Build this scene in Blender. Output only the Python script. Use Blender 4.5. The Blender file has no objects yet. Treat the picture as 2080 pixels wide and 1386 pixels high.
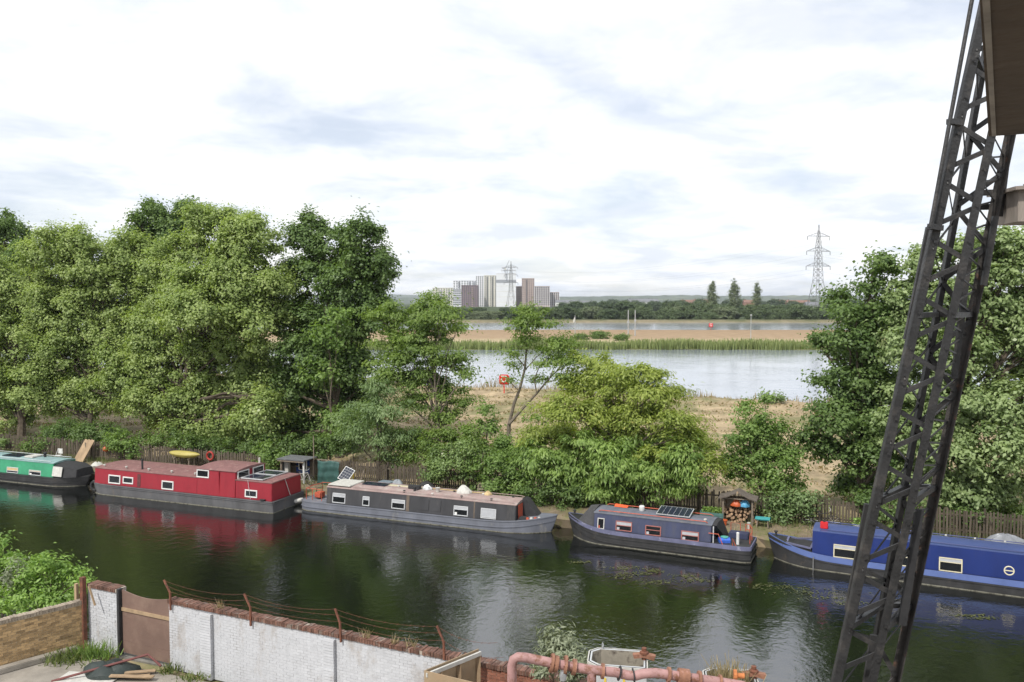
import bpy, math, random
import numpy as np
from mathutils import Vector, Matrix

random.seed(7); RNG = np.random.default_rng(11)
R = math.radians
scene = bpy.context.scene
COL = scene.collection

# ------------------------------------------------------------------ camera
FPX = 1679.0                      # focal length in photograph pixels (2080 wide)
HC = 12.0                         # lens height over the canal
PITCH = math.atan(81 / FPX)       # horizon lies at y = 612
cam = bpy.data.cameras.new('camera'); camo = bpy.data.objects.new('camera', cam); COL.objects.link(camo)
camo.location = (0, 0, HC); camo.rotation_euler = (math.pi / 2 - PITCH, 0, 0)
cam.sensor_fit = 'HORIZONTAL'; cam.sensor_width = 36.0; cam.lens = 36.0 * FPX / 2080
cam.clip_start = 0.05; cam.clip_end = 30000
scene.camera = camo

# ------------------------------------------------------------------ sky, sun, exposure
SUN_EL, SUN_AZ = R(50), R(216)    # azimuth clockwise from +Y: behind the camera, to its left
world = bpy.data.worlds.new('World'); scene.world = world; world.use_nodes = True
wn = world.node_tree.nodes; wl = world.node_tree.links; wn.clear()
def WN(t, **k):
    n = wn.new(t)
    for a, b in k.items(): setattr(n, a, b)
    return n
w_out = WN('ShaderNodeOutputWorld'); w_bg = WN('ShaderNodeBackground'); w_bg.inputs[1].default_value = 0.1
w_sky = WN('ShaderNodeTexSky', sky_type='NISHITA'); w_sky.sun_disc = False
w_sky.sun_elevation = SUN_EL; w_sky.sun_rotation = SUN_AZ; w_sky.air_density = 1.0; w_sky.dust_density = 1.2
w_tc = WN('ShaderNodeTexCoord'); w_sep = WN('ShaderNodeSeparateXYZ'); wl.new(w_tc.outputs['Generated'], w_sep.inputs[0])
w_abs = WN('ShaderNodeMath', operation='ABSOLUTE'); wl.new(w_sep.outputs[2], w_abs.inputs[0])
w_add = WN('ShaderNodeMath', operation='ADD'); wl.new(w_abs.outputs[0], w_add.inputs[0]); w_add.inputs[1].default_value = 0.16
w_dx = WN('ShaderNodeMath', operation='DIVIDE'); wl.new(w_sep.outputs[0], w_dx.inputs[0]); wl.new(w_add.outputs[0], w_dx.inputs[1])
w_dy = WN('ShaderNodeMath', operation='DIVIDE'); wl.new(w_sep.outputs[1], w_dy.inputs[0]); wl.new(w_add.outputs[0], w_dy.inputs[1])
w_cmb = WN('ShaderNodeCombineXYZ'); wl.new(w_dx.outputs[0], w_cmb.inputs[0]); wl.new(w_dy.outputs[0], w_cmb.inputs[1])
def wnoise(scale, detail, rough, off):
    m = WN('ShaderNodeMapping'); m.inputs['Location'].default_value = off; wl.new(w_cmb.outputs[0], m.inputs[0])
    n = WN('ShaderNodeTexNoise'); n.inputs['Scale'].default_value = scale; n.inputs['Detail'].default_value = detail
    n.inputs['Roughness'].default_value = rough; n.inputs['Distortion'].default_value = 0.35; wl.new(m.outputs[0], n.inputs[0]); return n
n_cov = wnoise(1.25, 7, 0.55, (3.1, 1.7, 0)); n_shd = wnoise(2.1, 7, 0.58, (9.4, 5.2, 2.0))
def wramp(n, stops):
    r = WN('ShaderNodeValToRGB'); wl.new(n.outputs['Fac'], r.inputs[0]); e = r.color_ramp.elements
    e[0].position, e[0].color = stops[0][0], (*stops[0][1], 1); e[1].position, e[1].color = stops[-1][0], (*stops[-1][1], 1)
    for p, c in stops[1:-1]:
        q = e.new(p); q.color = (*c, 1)
    return r
r_cov = wramp(n_cov, [(0.38, (.66,) * 3), (0.47, (.86,) * 3), (0.57, (1.0,) * 3)])
r_shd = wramp(n_shd, [(0.36, (.73, .775, .86)), (0.47, (.855, .885, .935)), (0.60, (1, 1, 1))])
w_gain = WN('ShaderNodeMixRGB', blend_type='MULTIPLY'); w_gain.inputs[0].default_value = 1
wl.new(r_shd.outputs[0], w_gain.inputs[1]); w_gain.inputs[2].default_value = (9.55, 9.55, 9.6, 1)
w_mix = WN('ShaderNodeMixRGB'); wl.new(r_cov.outputs[0], w_mix.inputs[0]); wl.new(w_sky.outputs[0], w_mix.inputs[1]); wl.new(w_gain.outputs[0], w_mix.inputs[2])
wl.new(w_mix.outputs[0], w_bg.inputs[0]); wl.new(w_bg.outputs[0], w_out.inputs[0])

sl = bpy.data.lights.new('sun', 'SUN'); sl.energy = 3.0; sl.angle = R(2.0); sl.color = (1.0, .955, .88)
so = bpy.data.objects.new('sun', sl); COL.objects.link(so); so.location = (-20, -30, 40)
sdir = Vector((math.sin(SUN_AZ) * math.cos(SUN_EL), math.cos(SUN_AZ) * math.cos(SUN_EL), math.sin(SUN_EL)))
so.rotation_euler = sdir.to_track_quat('Z', 'Y').to_euler()

vs = scene.view_settings
vs.view_transform = 'Standard'; vs.look = 'None'; vs.exposure = 0.38; vs.gamma = 1.0; vs.use_curve_mapping = False

# ------------------------------------------------------------------ geometry helpers
TH = R(20.7)                                          # the canal runs 20.7 degrees off the picture plane
UX, UY, NX, NY = math.cos(TH), -math.sin(TH), math.sin(TH), math.cos(TH)
def W(t, s, z=0.0): return Vector((t * UX + s * NX, t * UY + s * NY, z))
def TS(v): return v[0] * UX + v[1] * UY, v[0] * NX + v[1] * NY
CP, SP = math.cos(PITCH), math.sin(PITCH)
def ray(x, y):
    a, b = (x - 1040) / FPX, (693 - y) / FPX
    return Vector((a, CP + b * SP, -SP + b * CP))
C0 = Vector((0, 0, HC))
def at_z(x, y, z): d = ray(x, y); return C0 + d * ((z - HC) / d.z)
def at_Y(x, y, D): d = ray(x, y); return C0 + d * (D / d.y)
def at_s(x, y, s):
    d = ray(x, y); return C0 + d * (s / (d.x * NX + d.y * NY))
def t_at(x, s, y=1000): return TS(at_s(x, y, s))[0]

class MB:
    def __init__(self): self.v = []; self.f = []
    def add(self, vs, fs):
        o = len(self.v); self.v += [tuple(p) for p in vs]; self.f += [tuple(i + o for i in f) for f in fs]; return self
    def box(self, x0, x1, y0, y1, z0, z1, M=None):
        p = [Vector((x, y, z)) for z in (z0, z1) for y in (y0, y1) for x in (x0, x1)]
        if M is not None: p = [M @ q for q in p]
        return self.add(p, [(0, 2, 3, 1), (4, 5, 7, 6), (0, 1, 5, 4), (2, 6, 7, 3), (0, 4, 6, 2), (1, 3, 7, 5)])
    def bar(self, a, b, w, h, up=(0, 0, 1)):
        a, b = Vector(a), Vector(b); d = (b - a).normalized(); u = Vector(up)
        if abs(d.dot(u)) > .98: u = Vector((1, 0, 0)) if abs(d.x) < .9 else Vector((0, 1, 0))
        r = d.cross(u).normalized() * (w / 2); u = r.cross(d).normalized() * (h / 2)
        p = [c + i * r + j * u for c in (a, b) for (i, j) in ((-1, -1), (1, -1), (1, 1), (-1, 1))]
        return self.add(p, [(0, 1, 2, 3), (7, 6, 5, 4), (0, 4, 5, 1), (1, 5, 6, 2), (2, 6, 7, 3), (3, 7, 4, 0)])
    def tube(self, pts, rad, n=6, cap=True):
        pts = [Vector(p) for p in pts]; k = len(pts)
        rs = rad if isinstance(rad, (list, tuple)) else [rad] * k
        o = len(self.v); ref = None
        for i, p in enumerate(pts):
            d = (pts[min(i + 1, k - 1)] - pts[max(i - 1, 0)])
            d = d.normalized() if d.length > 1e-9 else Vector((0, 0, 1))
            if ref is None: ref = Vector((0, 0, 1)) if abs(d.z) < .9 else Vector((1, 0, 0))
            a = d.cross(ref)
            if a.length < 1e-4: a = d.cross(Vector((0, 1, .3)))
            a.normalize(); b = d.cross(a); ref = a.cross(d) if True else ref
            for j in range(n):
                q = 2 * math.pi * j / n
                self.v.append(tuple(p + (a * math.cos(q) + b * math.sin(q)) * rs[i]))
        for i in range(k - 1):
            for j in range(n):
                j2 = (j + 1) % n
                self.f.append((o + i * n + j, o + i * n + j2, o + (i + 1) * n + j2, o + (i + 1) * n + j))
        if cap:
            self.f.append(tuple(o + j for j in range(n))[::-1]); self.f.append(tuple(o + (k - 1) * n + j for j in range(n)))
        return self
    def ring(self, c, ax, Rr, r, n=20, m=6, arc=1.0, start=0.0):
        c = Vector(c); ax = Vector(ax).normalized(); a = ax.orthogonal().normalized(); b = ax.cross(a)
        pts = [c + (a * math.cos(start + 2 * math.pi * arc * i / n) + b * math.sin(start + 2 * math.pi * arc * i / n)) * Rr for i in range(n + 1)]
        return self.tube(pts, r, m, cap=arc < 1)
    def lathe(self, c, prof, n=16, ax='z'):
        c = Vector(c); o = len(self.v)
        for (r, z) in prof:
            for j in range(n):
                q = 2 * math.pi * j / n; x, y = r * math.cos(q), r * math.sin(q)
                p = {'z': (x, y, z), 'y': (x, z, y), 'x': (z, x, y)}[ax]
                self.v.append(tuple(c + Vector(p)))
        for i in range(len(prof) - 1):
            for j in range(n):
                j2 = (j + 1) % n; self.f.append((o + i * n + j, o + i * n + j2, o + (i + 1) * n + j2, o + (i + 1) * n + j))
        self.f.append(tuple(o + j for j in range(n))[::-1]); self.f.append(tuple(o + (len(prof) - 1) * n + j for j in range(n)))
        return self
    def loft(self, secs, closed=True, caps=True):
        n = len(secs[0]); o = len(self.v)
        for s in secs: self.v += [tuple(p) for p in s]
        for i in range(len(secs) - 1):
            for j in range(n if closed else n - 1):
                j2 = (j + 1) % n; self.f.append((o + i * n + j, o + i * n + j2, o + (i + 1) * n + j2, o + (i + 1) * n + j))
        if caps and closed:
            self.f.append(tuple(o + j for j in range(n))[::-1]); self.f.append(tuple(o + (len(secs) - 1) * n + j for j in range(n)))
        return self
    def mesh(self, name):
        me = bpy.data.meshes.new(name); me.from_pydata(self.v, [], self.f); me.update(); return me
    def build(self, name, mat, parent=None, smooth=False, bevel=0.0, M=None):
        me = self.mesh(name)
        if M is not None: me.transform(M)
        o = bpy.data.objects.new(name, me); COL.objects.link(o)
        import bmesh
        bm = bmesh.new(); bm.from_mesh(me); bmesh.ops.recalc_face_normals(bm, faces=bm.faces)
        if bevel > 0:
            bmesh.ops.bevel(bm, geom=[e for e in bm.edges if len(e.link_faces) == 2 and e.calc_face_angle(0) > .6], offset=bevel, segments=2, affect='EDGES', clamp_overlap=True)
        bm.to_mesh(me); bm.free()
        if mat: me.materials.append(mat)
        if smooth:
            me.polygons.foreach_set('use_smooth', [True] * len(me.polygons))
            try: me.set_sharp_from_angle(angle=R(38))
            except Exception: pass
        if parent: o.parent = parent
        return o
def tag(o, label=None, cat=None, group=None, kind=None):
    if label: o['label'] = label
    if cat: o['category'] = cat
    if group: o['group'] = group
    if kind: o['kind'] = kind
    return o
def empty(name, loc, rz=0.0, label=None, cat=None, group=None):
    o = bpy.data.objects.new(name, None); COL.objects.link(o); o.location = loc; o.rotation_euler = (0, 0, rz)
    o.empty_display_size = .3
    return tag(o, label, cat, group)
def inst(name, me, loc, rot=(0, 0, 0), parent=None, scale=None):
    o = bpy.data.objects.new(name, me); COL.objects.link(o); o.location = loc; o.rotation_euler = rot
    if scale: o.scale = scale
    if parent: o.parent = parent
    return o
def copy_tree(o, parent=None):
    c = o.copy(); COL.objects.link(c); c.parent = parent
    for ch in list(o.children): copy_tree(ch, c)
    return c

# ------------------------------------------------------------------ materials
def mat(name, col, rough=.6, var=.25, scale=6.0, bump=0.0, bscale=None, metal=0.0, spec=.5, col2=None, c2=(.5, .62), s2=3.0, objrand=0.0, coords='Object', stretch=None, ior=None):
    m = bpy.data.materials.new(name); m.use_nodes = True; nt = m.node_tree; N = nt.nodes; L = nt.links
    b = N['Principled BSDF']; b.inputs['Roughness'].default_value = rough; b.inputs['Metallic'].default_value = metal
    b.inputs['Specular IOR Level'].default_value = spec
    if ior: b.inputs['IOR'].default_value = ior
    tc = N.new('ShaderNodeTexCoord') if coords != 'World' else N.new('ShaderNodeNewGeometry'); src = tc.outputs[coords if coords != 'World' else 'Position']
    if stretch:
        mp = N.new('ShaderNodeMapping'); mp.inputs['Scale'].default_value = stretch; L.new(src, mp.inputs[0]); src = mp.outputs[0]
    no = N.new('ShaderNodeTexNoise'); no.inputs['Scale'].default_value = scale; no.inputs['Detail'].default_value = 6; no.inputs['Roughness'].default_value = .65; L.new(src, no.inputs[0])
    rp = N.new('ShaderNodeValToRGB'); L.new(no.outputs['Fac'], rp.inputs[0])
    e = rp.color_ramp.elements; e[0].position, e[1].position = .3, .7
    e[0].color = (*[c * (1 - var) for c in col], 1); e[1].color = (*[min(1, c * (1 + var)) for c in col], 1)
    out = rp.outputs[0]
    if col2:
        n2 = N.new('ShaderNodeTexNoise'); n2.inputs['Scale'].default_value = s2; n2.inputs['Detail'].default_value = 8; n2.inputs['Roughness'].default_value = .7; L.new(src, n2.inputs[0])
        r2 = N.new('ShaderNodeValToRGB'); r2.color_ramp.elements[0].position, r2.color_ramp.elements[1].position = c2; L.new(n2.outputs['Fac'], r2.inputs[0])
        mx = N.new('ShaderNodeMixRGB'); L.new(r2.outputs[0], mx.inputs[0]); L.new(out, mx.inputs[1]); mx.inputs[2].default_value = (*col2, 1); out = mx.outputs[0]
    if objrand:
        oi = N.new('ShaderNodeObjectInfo'); hs = N.new('ShaderNodeHueSaturation'); mr = N.new('ShaderNodeMapRange')
        mr.inputs[3].default_value = 1 - objrand; mr.inputs[4].default_value = 1 + objrand; L.new(oi.outputs['Random'], mr.inputs[0])
        L.new(mr.outputs[0], hs.inputs['Value']); L.new(out, hs.inputs['Color']); out = hs.outputs[0]
    L.new(out, b.inputs['Base Color'])
    if bump:
        bn = N.new('ShaderNodeTexNoise'); bn.inputs['Scale'].default_value = bscale or scale * 3; bn.inputs['Detail'].default_value = 5; L.new(src, bn.inputs[0])
        bp = N.new('ShaderNodeBump'); bp.inputs['Strength'].default_value = bump; bp.inputs['Distance'].default_value = .02; L.new(bn.outputs['Fac'], bp.inputs['Height']); L.new(bp.outputs[0], b.inputs['Normal'])
    return m
def leaf_mat(name, dark, light, trans=.32, rough=.5, tip=None):
    m = bpy.data.materials.new(name); m.use_nodes = True; nt = m.node_tree; N = nt.nodes; L = nt.links
    b = N['Principled BSDF']; b.inputs['Roughness'].default_value = rough; b.inputs['Specular IOR Level'].default_value = .35
    at = N.new('ShaderNodeAttribute'); at.attribute_name = 'var'
    rp = N.new('ShaderNodeValToRGB'); L.new(at.outputs['Fac'], rp.inputs[0]); e = rp.color_ramp.elements
    e[0].color = (*dark, 1); e[1].color = (*light, 1)
    if tip:
        q = e.new(.93); q.color = (*light, 1); e[-1].color = (*tip, 1)
    L.new(rp.outputs[0], b.inputs['Base Color'])
    tr = N.new('ShaderNodeBsdfTranslucent'); g = N.new('ShaderNodeMixRGB'); g.blend_type = 'MULTIPLY'; g.inputs[0].default_value = 1
    L.new(rp.outputs[0], g.inputs[1]); g.inputs[2].default_value = (1.5, 1.6, .7, 1); L.new(g.outputs[0], tr.inputs[0])
    mx = N.new('ShaderNodeMixShader'); mx.inputs[0].default_value = trans; L.new(b.outputs[0], mx.inputs[1]); L.new(tr.outputs[0], mx.inputs[2])
    L.new(mx.outputs[0], N['Material Output'].inputs[0]); return m
def water_mat(name, base, ior, s1, s2, strength, dist, rough=.02, stretch=(1, 1, 1), rot=0.0):
    m = bpy.data.materials.new(name); m.use_nodes = True; nt = m.node_tree; N = nt.nodes; L = nt.links
    b = N['Principled BSDF']; b.inputs['Base Color'].default_value = (*base, 1); b.inputs['Roughness'].default_value = rough; b.inputs['IOR'].default_value = ior
    tc = N.new('ShaderNodeTexCoord'); mp = N.new('ShaderNodeMapping'); mp.inputs['Scale'].default_value = stretch; mp.inputs['Rotation'].default_value = (0, 0, rot); L.new(tc.outputs['Object'], mp.inputs[0])
    a = N.new('ShaderNodeTexNoise'); a.inputs['Scale'].default_value = s1; a.inputs['Detail'].default_value = 3; a.inputs['Distortion'].default_value = .4; L.new(mp.outputs[0], a.inputs[0])
    c = N.new('ShaderNodeTexNoise'); c.inputs['Scale'].default_value = s2; c.inputs['Detail'].default_value = 4; L.new(mp.outputs[0], c.inputs[0])
    ad = N.new('ShaderNodeMath'); ad.operation = 'MULTIPLY_ADD'; L.new(a.outputs['Fac'], ad.inputs[0]); ad.inputs[1].default_value = 1.0; 
    sc = N.new('ShaderNodeMath'); sc.operation = 'MULTIPLY'; sc.inputs[1].default_value = .55; L.new(c.outputs['Fac'], sc.inputs[0]); L.new(sc.outputs[0], ad.inputs[2])
    # patches of calmer and livelier water
    g = N.new('ShaderNodeTexNoise'); g.inputs['Scale'].default_value = .09; g.inputs['Detail'].default_value = 2; L.new(tc.outputs['Object'], g.inputs[0])
    gr = N.new('ShaderNodeMapRange'); gr.inputs[1].default_value = .35; gr.inputs[2].default_value = .65; gr.inputs[3].default_value = strength * .45; gr.inputs[4].default_value = strength * 1.3; L.new(g.outputs['Fac'], gr.inputs[0])
    bp = N.new('ShaderNodeBump'); bp.inputs['Distance'].default_value = dist; L.new(gr.outputs[0], bp.inputs['Strength']); L.new(ad.outputs[0], bp.inputs['Height']); L.new(bp.outputs[0], b.inputs['Normal'])
    return m
def emis(m, c, s): pass

def ground_bands(m, axis, stops):
    """recolour a ground sheet by real ground cover across the land: stops = (coordinate, colour)"""
    nt = m.node_tree; N = nt.nodes; L = nt.links; b = N['Principled BSDF']; src = b.inputs['Base Color'].links[0].from_socket
    tc = N.new('ShaderNodeTexCoord'); sp = N.new('ShaderNodeSeparateXYZ'); L.new(tc.outputs['Object'], sp.inputs[0])
    no = N.new('ShaderNodeTexNoise'); no.inputs['Scale'].default_value = .12; no.inputs['Detail'].default_value = 5; L.new(tc.outputs['Object'], no.inputs[0])
    ad = N.new('ShaderNodeMath'); ad.operation = 'MULTIPLY_ADD'; L.new(no.outputs['Fac'], ad.inputs[0]); ad.inputs[1].default_value = 14; L.new(sp.outputs[axis], ad.inputs[2])
    mr = N.new('ShaderNodeMapRange'); lo, hi = stops[0][0], stops[-1][0]; mr.inputs[1].default_value = lo + 7; mr.inputs[2].default_value = hi + 7; L.new(ad.outputs[0], mr.inputs[0])
    rp = N.new('ShaderNodeValToRGB'); L.new(mr.outputs[0], rp.inputs[0]); e = rp.color_ramp.elements
    e[0].position = 0; e[0].color = (*stops[0][1], 1); e[1].position = 1; e[1].color = (*stops[-1][1], 1)
    for c, col in stops[1:-1]:
        q = e.new((c - lo) / (hi - lo)); q.color = (*col, 1)
    mx = N.new('ShaderNodeMixRGB'); mx.blend_type = 'MULTIPLY'; mx.inputs[0].default_value = 1; L.new(src, mx.inputs[1]); L.new(rp.outputs[0], mx.inputs[2]); L.new(mx.outputs[0], b.inputs['Base Color'])
# ------------------------------------------------------------------ setting: ground and water
def lerp(a, b, q): return a + (b - a) * q
def interp(x, xs, ys): return float(np.interp(x, xs, ys))
def s_edge(t): return 82.0 - .077 * (t + 1.5)
M_straw = mat('mown_straw_grass', (.33, .26, .165), .95, .38, .7, 1.0, 10, col2=(.15, .155, .07), c2=(.48, .62), s2=.16, stretch=(1, 1, 1), spec=.15)
M_bank = mat('dry_bank_grass', (.80, .80, .80), .95, .2, .35, .6, 3, spec=.15)
ground_bands(M_bank, 1, [(165, (.10, .12, .05)), (180, (.24, .24, .10)), (188, (.50, .42, .26)), (205, (.38, .275, .17)), (250, (.34, .24, .145)), (300, (.2, .16, .09)), (386, (.26, .22, .14)), (393, (.12, .13, .06)), (410, (.06, .085, .032)), (500, (.06, .085, .032))])
M_earth = mat('towpath_earth', (.19, .15, .105), .95, .3, 1.6, .8, 12, col2=(.14, .15, .055), c2=(.46, .62), s2=.9, spec=.2)
M_conc = mat('yard_concrete', (.28, .255, .22), .9, .22, 1.3, .4, 25, col2=(.2, .18, .15), c2=(.5, .68), s2=.8, spec=.25)

def near_z(s, t):
    e = s_edge(t)
    if s < 18.75: return 1.45
    if s < 41.55: return -1.3
    if s < 45.0: return .5
    n = .10 * math.sin(t * .31 + s * .2) + .07 * math.sin(t * .83 - s * .5)
    return interp(s, [45, 50, 62, e - 6, e - 2.5, e, e + 5, e + 9], [.5, .75, 1.35, 2.55, 2.75, 2.0, .4, .3]) + (n if 47 < s < e - 1 else 0)
rows = [-60, -20, 0, 10, 17, 18.74, 18.76, 30, 41.54, 41.56, 43, 44.9, 45.1] + [46 + 1.5 * i for i in range(21)]
cols = [-500, -300, -200, -150] + [-120 + 2.5 * i for i in range(75)] + [90, 140, 220, 400]
m = MB(); vv = []
for s0 in rows:
    for t in cols: vv.append(W(t, s0, near_z(s0, t)))
for k in [-4, -2.5, -1, 0, 2, 5, 9]:
    for t in cols: vv.append(W(t, s_edge(t) + k, near_z(s_edge(t) + k, t)))
nr, nc = len(rows) + 7, len(cols)
m.add(vv, [(i * nc + j, i * nc + j + 1, (i + 1) * nc + j + 1, (i + 1) * nc + j) for i in range(nr - 1) for j in range(nc - 1)])
tag(m.build('ground', M_straw, smooth=True), kind='structure')
# far ground
def far_z(X, Y): return interp(Y, [150, 166, 170, 174, 180, 246, 254, 262, 270, 380, 386, 391, 396, 404, 2000, 14000], [.2, .4, 2.0, 2.5, 2.75, 3.15, 3.2, 2.0, .4, .4, 2.0, 3.2, 3.2, 2.4, 2.4, 6.0])
ys = [150, 166, 169, 170, 172, 174, 177, 180, 190, 200, 212, 224, 236, 246, 250, 254, 258, 262, 270, 380, 385, 386, 388, 391, 394, 396, 400, 404, 450, 550, 700, 1000, 1500, 2500, 4000, 7000, 14000]
xs = [-9000, -4000, -2000, -1000, -600, -400] + [-300 + 10 * i for i in range(61)] + [400, 600, 1000, 2000, 4000, 9000]
m = MB(); nc = len(xs)
m.add([(x, y + (0 if y < 165 or y > 420 else .8 * math.sin(x * .07) + .5 * math.sin(x * .19)), far_z(x, y)) for y in ys for x in xs],
      [(i * nc + j, i * nc + j + 1, (i + 1) * nc + j + 1, (i + 1) * nc + j) for i in range(len(ys) - 1) for j in range(nc - 1)])
tag(m.build('far_ground', M_bank, smooth=True), kind='structure')
# near bank edge wall of the yard and the towpath's earth edge
tag(MB().box(-80, 60, 18.3, 18.82, -1.0, 1.5).build('canal_edge', mat('edge_concrete', (.17, .16, .14), .9, .3, 3, .5), M=Matrix.Rotation(-TH, 4, 'Z')), kind='structure')
m = MB(); k = 0; secs = []
for i in range(0, 330):
    t = -85 + i * .5; e = 41.45 + .10 * math.sin(t * 1.7) + .08 * math.sin(t * 4.1 + 1) + random.uniform(-.05, .05)
    z = .56 + .03 * math.sin(t * .9) + random.uniform(-.015, .015)
    secs.append([W(t, e + .15, -.6), W(t, e + .06, .1), W(t, e - .05, z - .12), W(t, e + .08, z), W(t, e + 1.2, z + .02), W(t, e + 2.4, z + .03), W(t, 45.4, z + .08), W(t, 45.4, -.6)])
tag(m.loft(secs).build('towpath', M_earth, smooth=True), kind='structure')
# yard slab
tag(MB().box(-40, 40, -6, 17.75, 1.2, 1.6).build('yard_ground', M_conc, M=Matrix.Rotation(-TH, 4, 'Z')), kind='structure')

M_canal = water_mat('canal_water', (.004, .005, .004), 2.7, 1.9, 5.5, .38, .046, stretch=(1.0, 1.0, 1))
M_res = water_mat('reservoir_water', (.25, .28, .33), 1.75, .55, 1.7, .45, .10, rough=.10, stretch=(.55, 1.0, 1))
def sheet(name, pts, z, mt):
    m = MB(); m.add([(p[0], p[1], z) for p in pts], [(0, 1, 2, 3)]); o = m.build(name, mt); tag(o, kind='structure'); return o
sheet('canal_water', [W(-420, 18.4), W(360, 18.4), W(360, 42.2), W(-420, 42.2)], 0.0, M_canal)
sheet('reservoir_water', [W(-228, s_edge(-228) - 2), W(330, s_edge(330) - 2), (700, -62), (900, 176)], 2.0, M_res)
sheet('reservoir_water', [(-2500, 258), (2500, 258), (2500, 389), (-2500, 389)], 2.0, M_res)

# ------------------------------------------------------------------ leaves, blades and trees
def quads(name, verts, var, mt, parent=None):
    n = len(verts) // 4; me = bpy.data.meshes.new(name)
    me.vertices.add(4 * n); me.vertices.foreach_set('co', verts.astype(np.float32).ravel())
    me.loops.add(4 * n); me.loops.foreach_set('vertex_index', np.arange(4 * n, dtype=np.int32))
    me.polygons.add(n); me.polygons.foreach_set('loop_start', np.arange(0, 4 * n, 4, dtype=np.int32))
    me.update(calc_edges=True)
    a = me.attributes.new('var', 'FLOAT', 'FACE'); a.data.foreach_set('value', var.astype(np.float32))
    me.materials.append(mt); o = bpy.data.objects.new(name, me); COL.objects.link(o)
    if parent: o.parent = parent
    return o
def unit(a): return a / np.maximum(np.linalg.norm(a, axis=1, keepdims=True), 1e-9)
def leaf_verts(c, nrm, L, Wd, axis=None, droop=0.0):
    n = len(c); nrm = unit(nrm)
    a = RNG.normal(size=(n, 3)) if axis is None else axis + RNG.normal(size=(n, 3)) * .35
    a[:, 2] -= droop
    a = unit(a - nrm * np.sum(a * nrm, axis=1, keepdims=True)); b = np.cross(nrm, a)
    L = L[:, None]; Wd = Wd[:, None]; fold = nrm * (Wd * .22)
    v = np.empty((n, 4, 3)); v[:, 0] = c - a * L * .5; v[:, 1] = c + b * Wd * .5 + a * L * .04 + fold; v[:, 2] = c + a * L * .5 - fold * .4; v[:, 3] = c - b * Wd * .5 + a * L * .04 + fold
    return v.reshape(-1, 3)
def blades(name, base, h, w, mt, parent=None, lean=.25):
    n = len(base); ang = RNG.uniform(0, math.pi, n); d = np.stack([np.cos(ang), np.sin(ang), np.zeros(n)], 1) * w[:, None] * .5
    tip = base + np.concatenate([RNG.normal(size=(n, 2)) * (lean * h[:, None]), h[:, None]], 1)
    v = np.empty((n, 4, 3)); v[:, 0] = base - d; v[:, 1] = base + d; v[:, 2] = tip + d * .35; v[:, 3] = tip - d * .35
    return quads(name, v.reshape(-1, 3), RNG.uniform(0, 1, n), mt, parent)

def crown_points(lobes, dens, clump_r, flat, low):
    """lobes: (centre, (rx, ry, rz)) in metres -> leaf centres, outward vectors, per-leaf variation, clump centres"""
    P, O, V, CC = [], [], [], []
    for c, rad in lobes:
        rx, ry, rz = rad
        area = math.pi * rx * rz; ncl = max(6, int(3.0 * (rx * ry + ry * rz + rx * rz) / 3 * 4 * math.pi / (math.pi * clump_r ** 2) * .42))
        v = unit(RNG.normal(size=(ncl * 2, 3))); keep = (v[:, 2] > -.35) | (RNG.uniform(size=ncl * 2) < low); v = v[keep][:ncl]
        r = RNG.uniform(.55, 1.0, len(v)) ** .6
        cc = np.array(c) + v * r[:, None] * np.array([rx, ry, rz]) * RNG.uniform(.85, 1.12, (len(v), 1))
        nl = max(10, int(dens * area * 3.0 / len(v)))
        sz = clump_r * RNG.uniform(.45, 1.35, len(v))
        g = RNG.normal(size=(len(v), nl, 3)); g *= np.where(RNG.uniform(size=(len(v), nl, 1)) < .07, .72, .47)      # most leaves close in, a few stray
        ax = unit(v + RNG.normal(size=v.shape) * .5 + np.array([0, 0, .15]))[:, None, :]; along = np.sum(g * ax, axis=2, keepdims=True)
        g = g + ax * along * .45                                           # sprays reach along their twig
        p = cc[:, None, :] + g * sz[:, None, None] * np.array([1, 1, flat])
        q = g / np.maximum(np.linalg.norm(g, axis=2, keepdims=True), 1e-6)
        o = q * .8 + v[:, None, :] * .5 + np.array([0, 0, .8])
        cv = RNG.uniform(0, 1, (len(v), 1))
        var = np.clip(.50 * cv + .50 * RNG.uniform(0, 1, (len(v), nl)), 0, 1)
        P.append(p.reshape(-1, 3)); O.append(o.reshape(-1, 3)); V.append(var.ravel()); CC.append(cc)
    return np.concatenate(P), np.concatenate(O), np.concatenate(V), CC
M_bark = mat('bark_grey_brown', (.105, .085, .065), .95, .4, 7, .9, 18, spec=.2)
M_bark2 = mat('bark_pale', (.16, .135, .105), .95, .4, 5, .9, 16, spec=.2)
def curve(a, b, sag=0.0, k=5, wob=.0):
    a, b = Vector(a), Vector(b); L = (b - a).length; out = []
    for i in range(k + 1):
        q = i / k; p = a.lerp(b, q); p.z += math.sin(q * math.pi) * sag * L
        if 0 < i < k: p += Vector((random.uniform(-1, 1), random.uniform(-1, 1), random.uniform(-1, 1))) * wob * L
        out.append(p)
    return out
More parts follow.
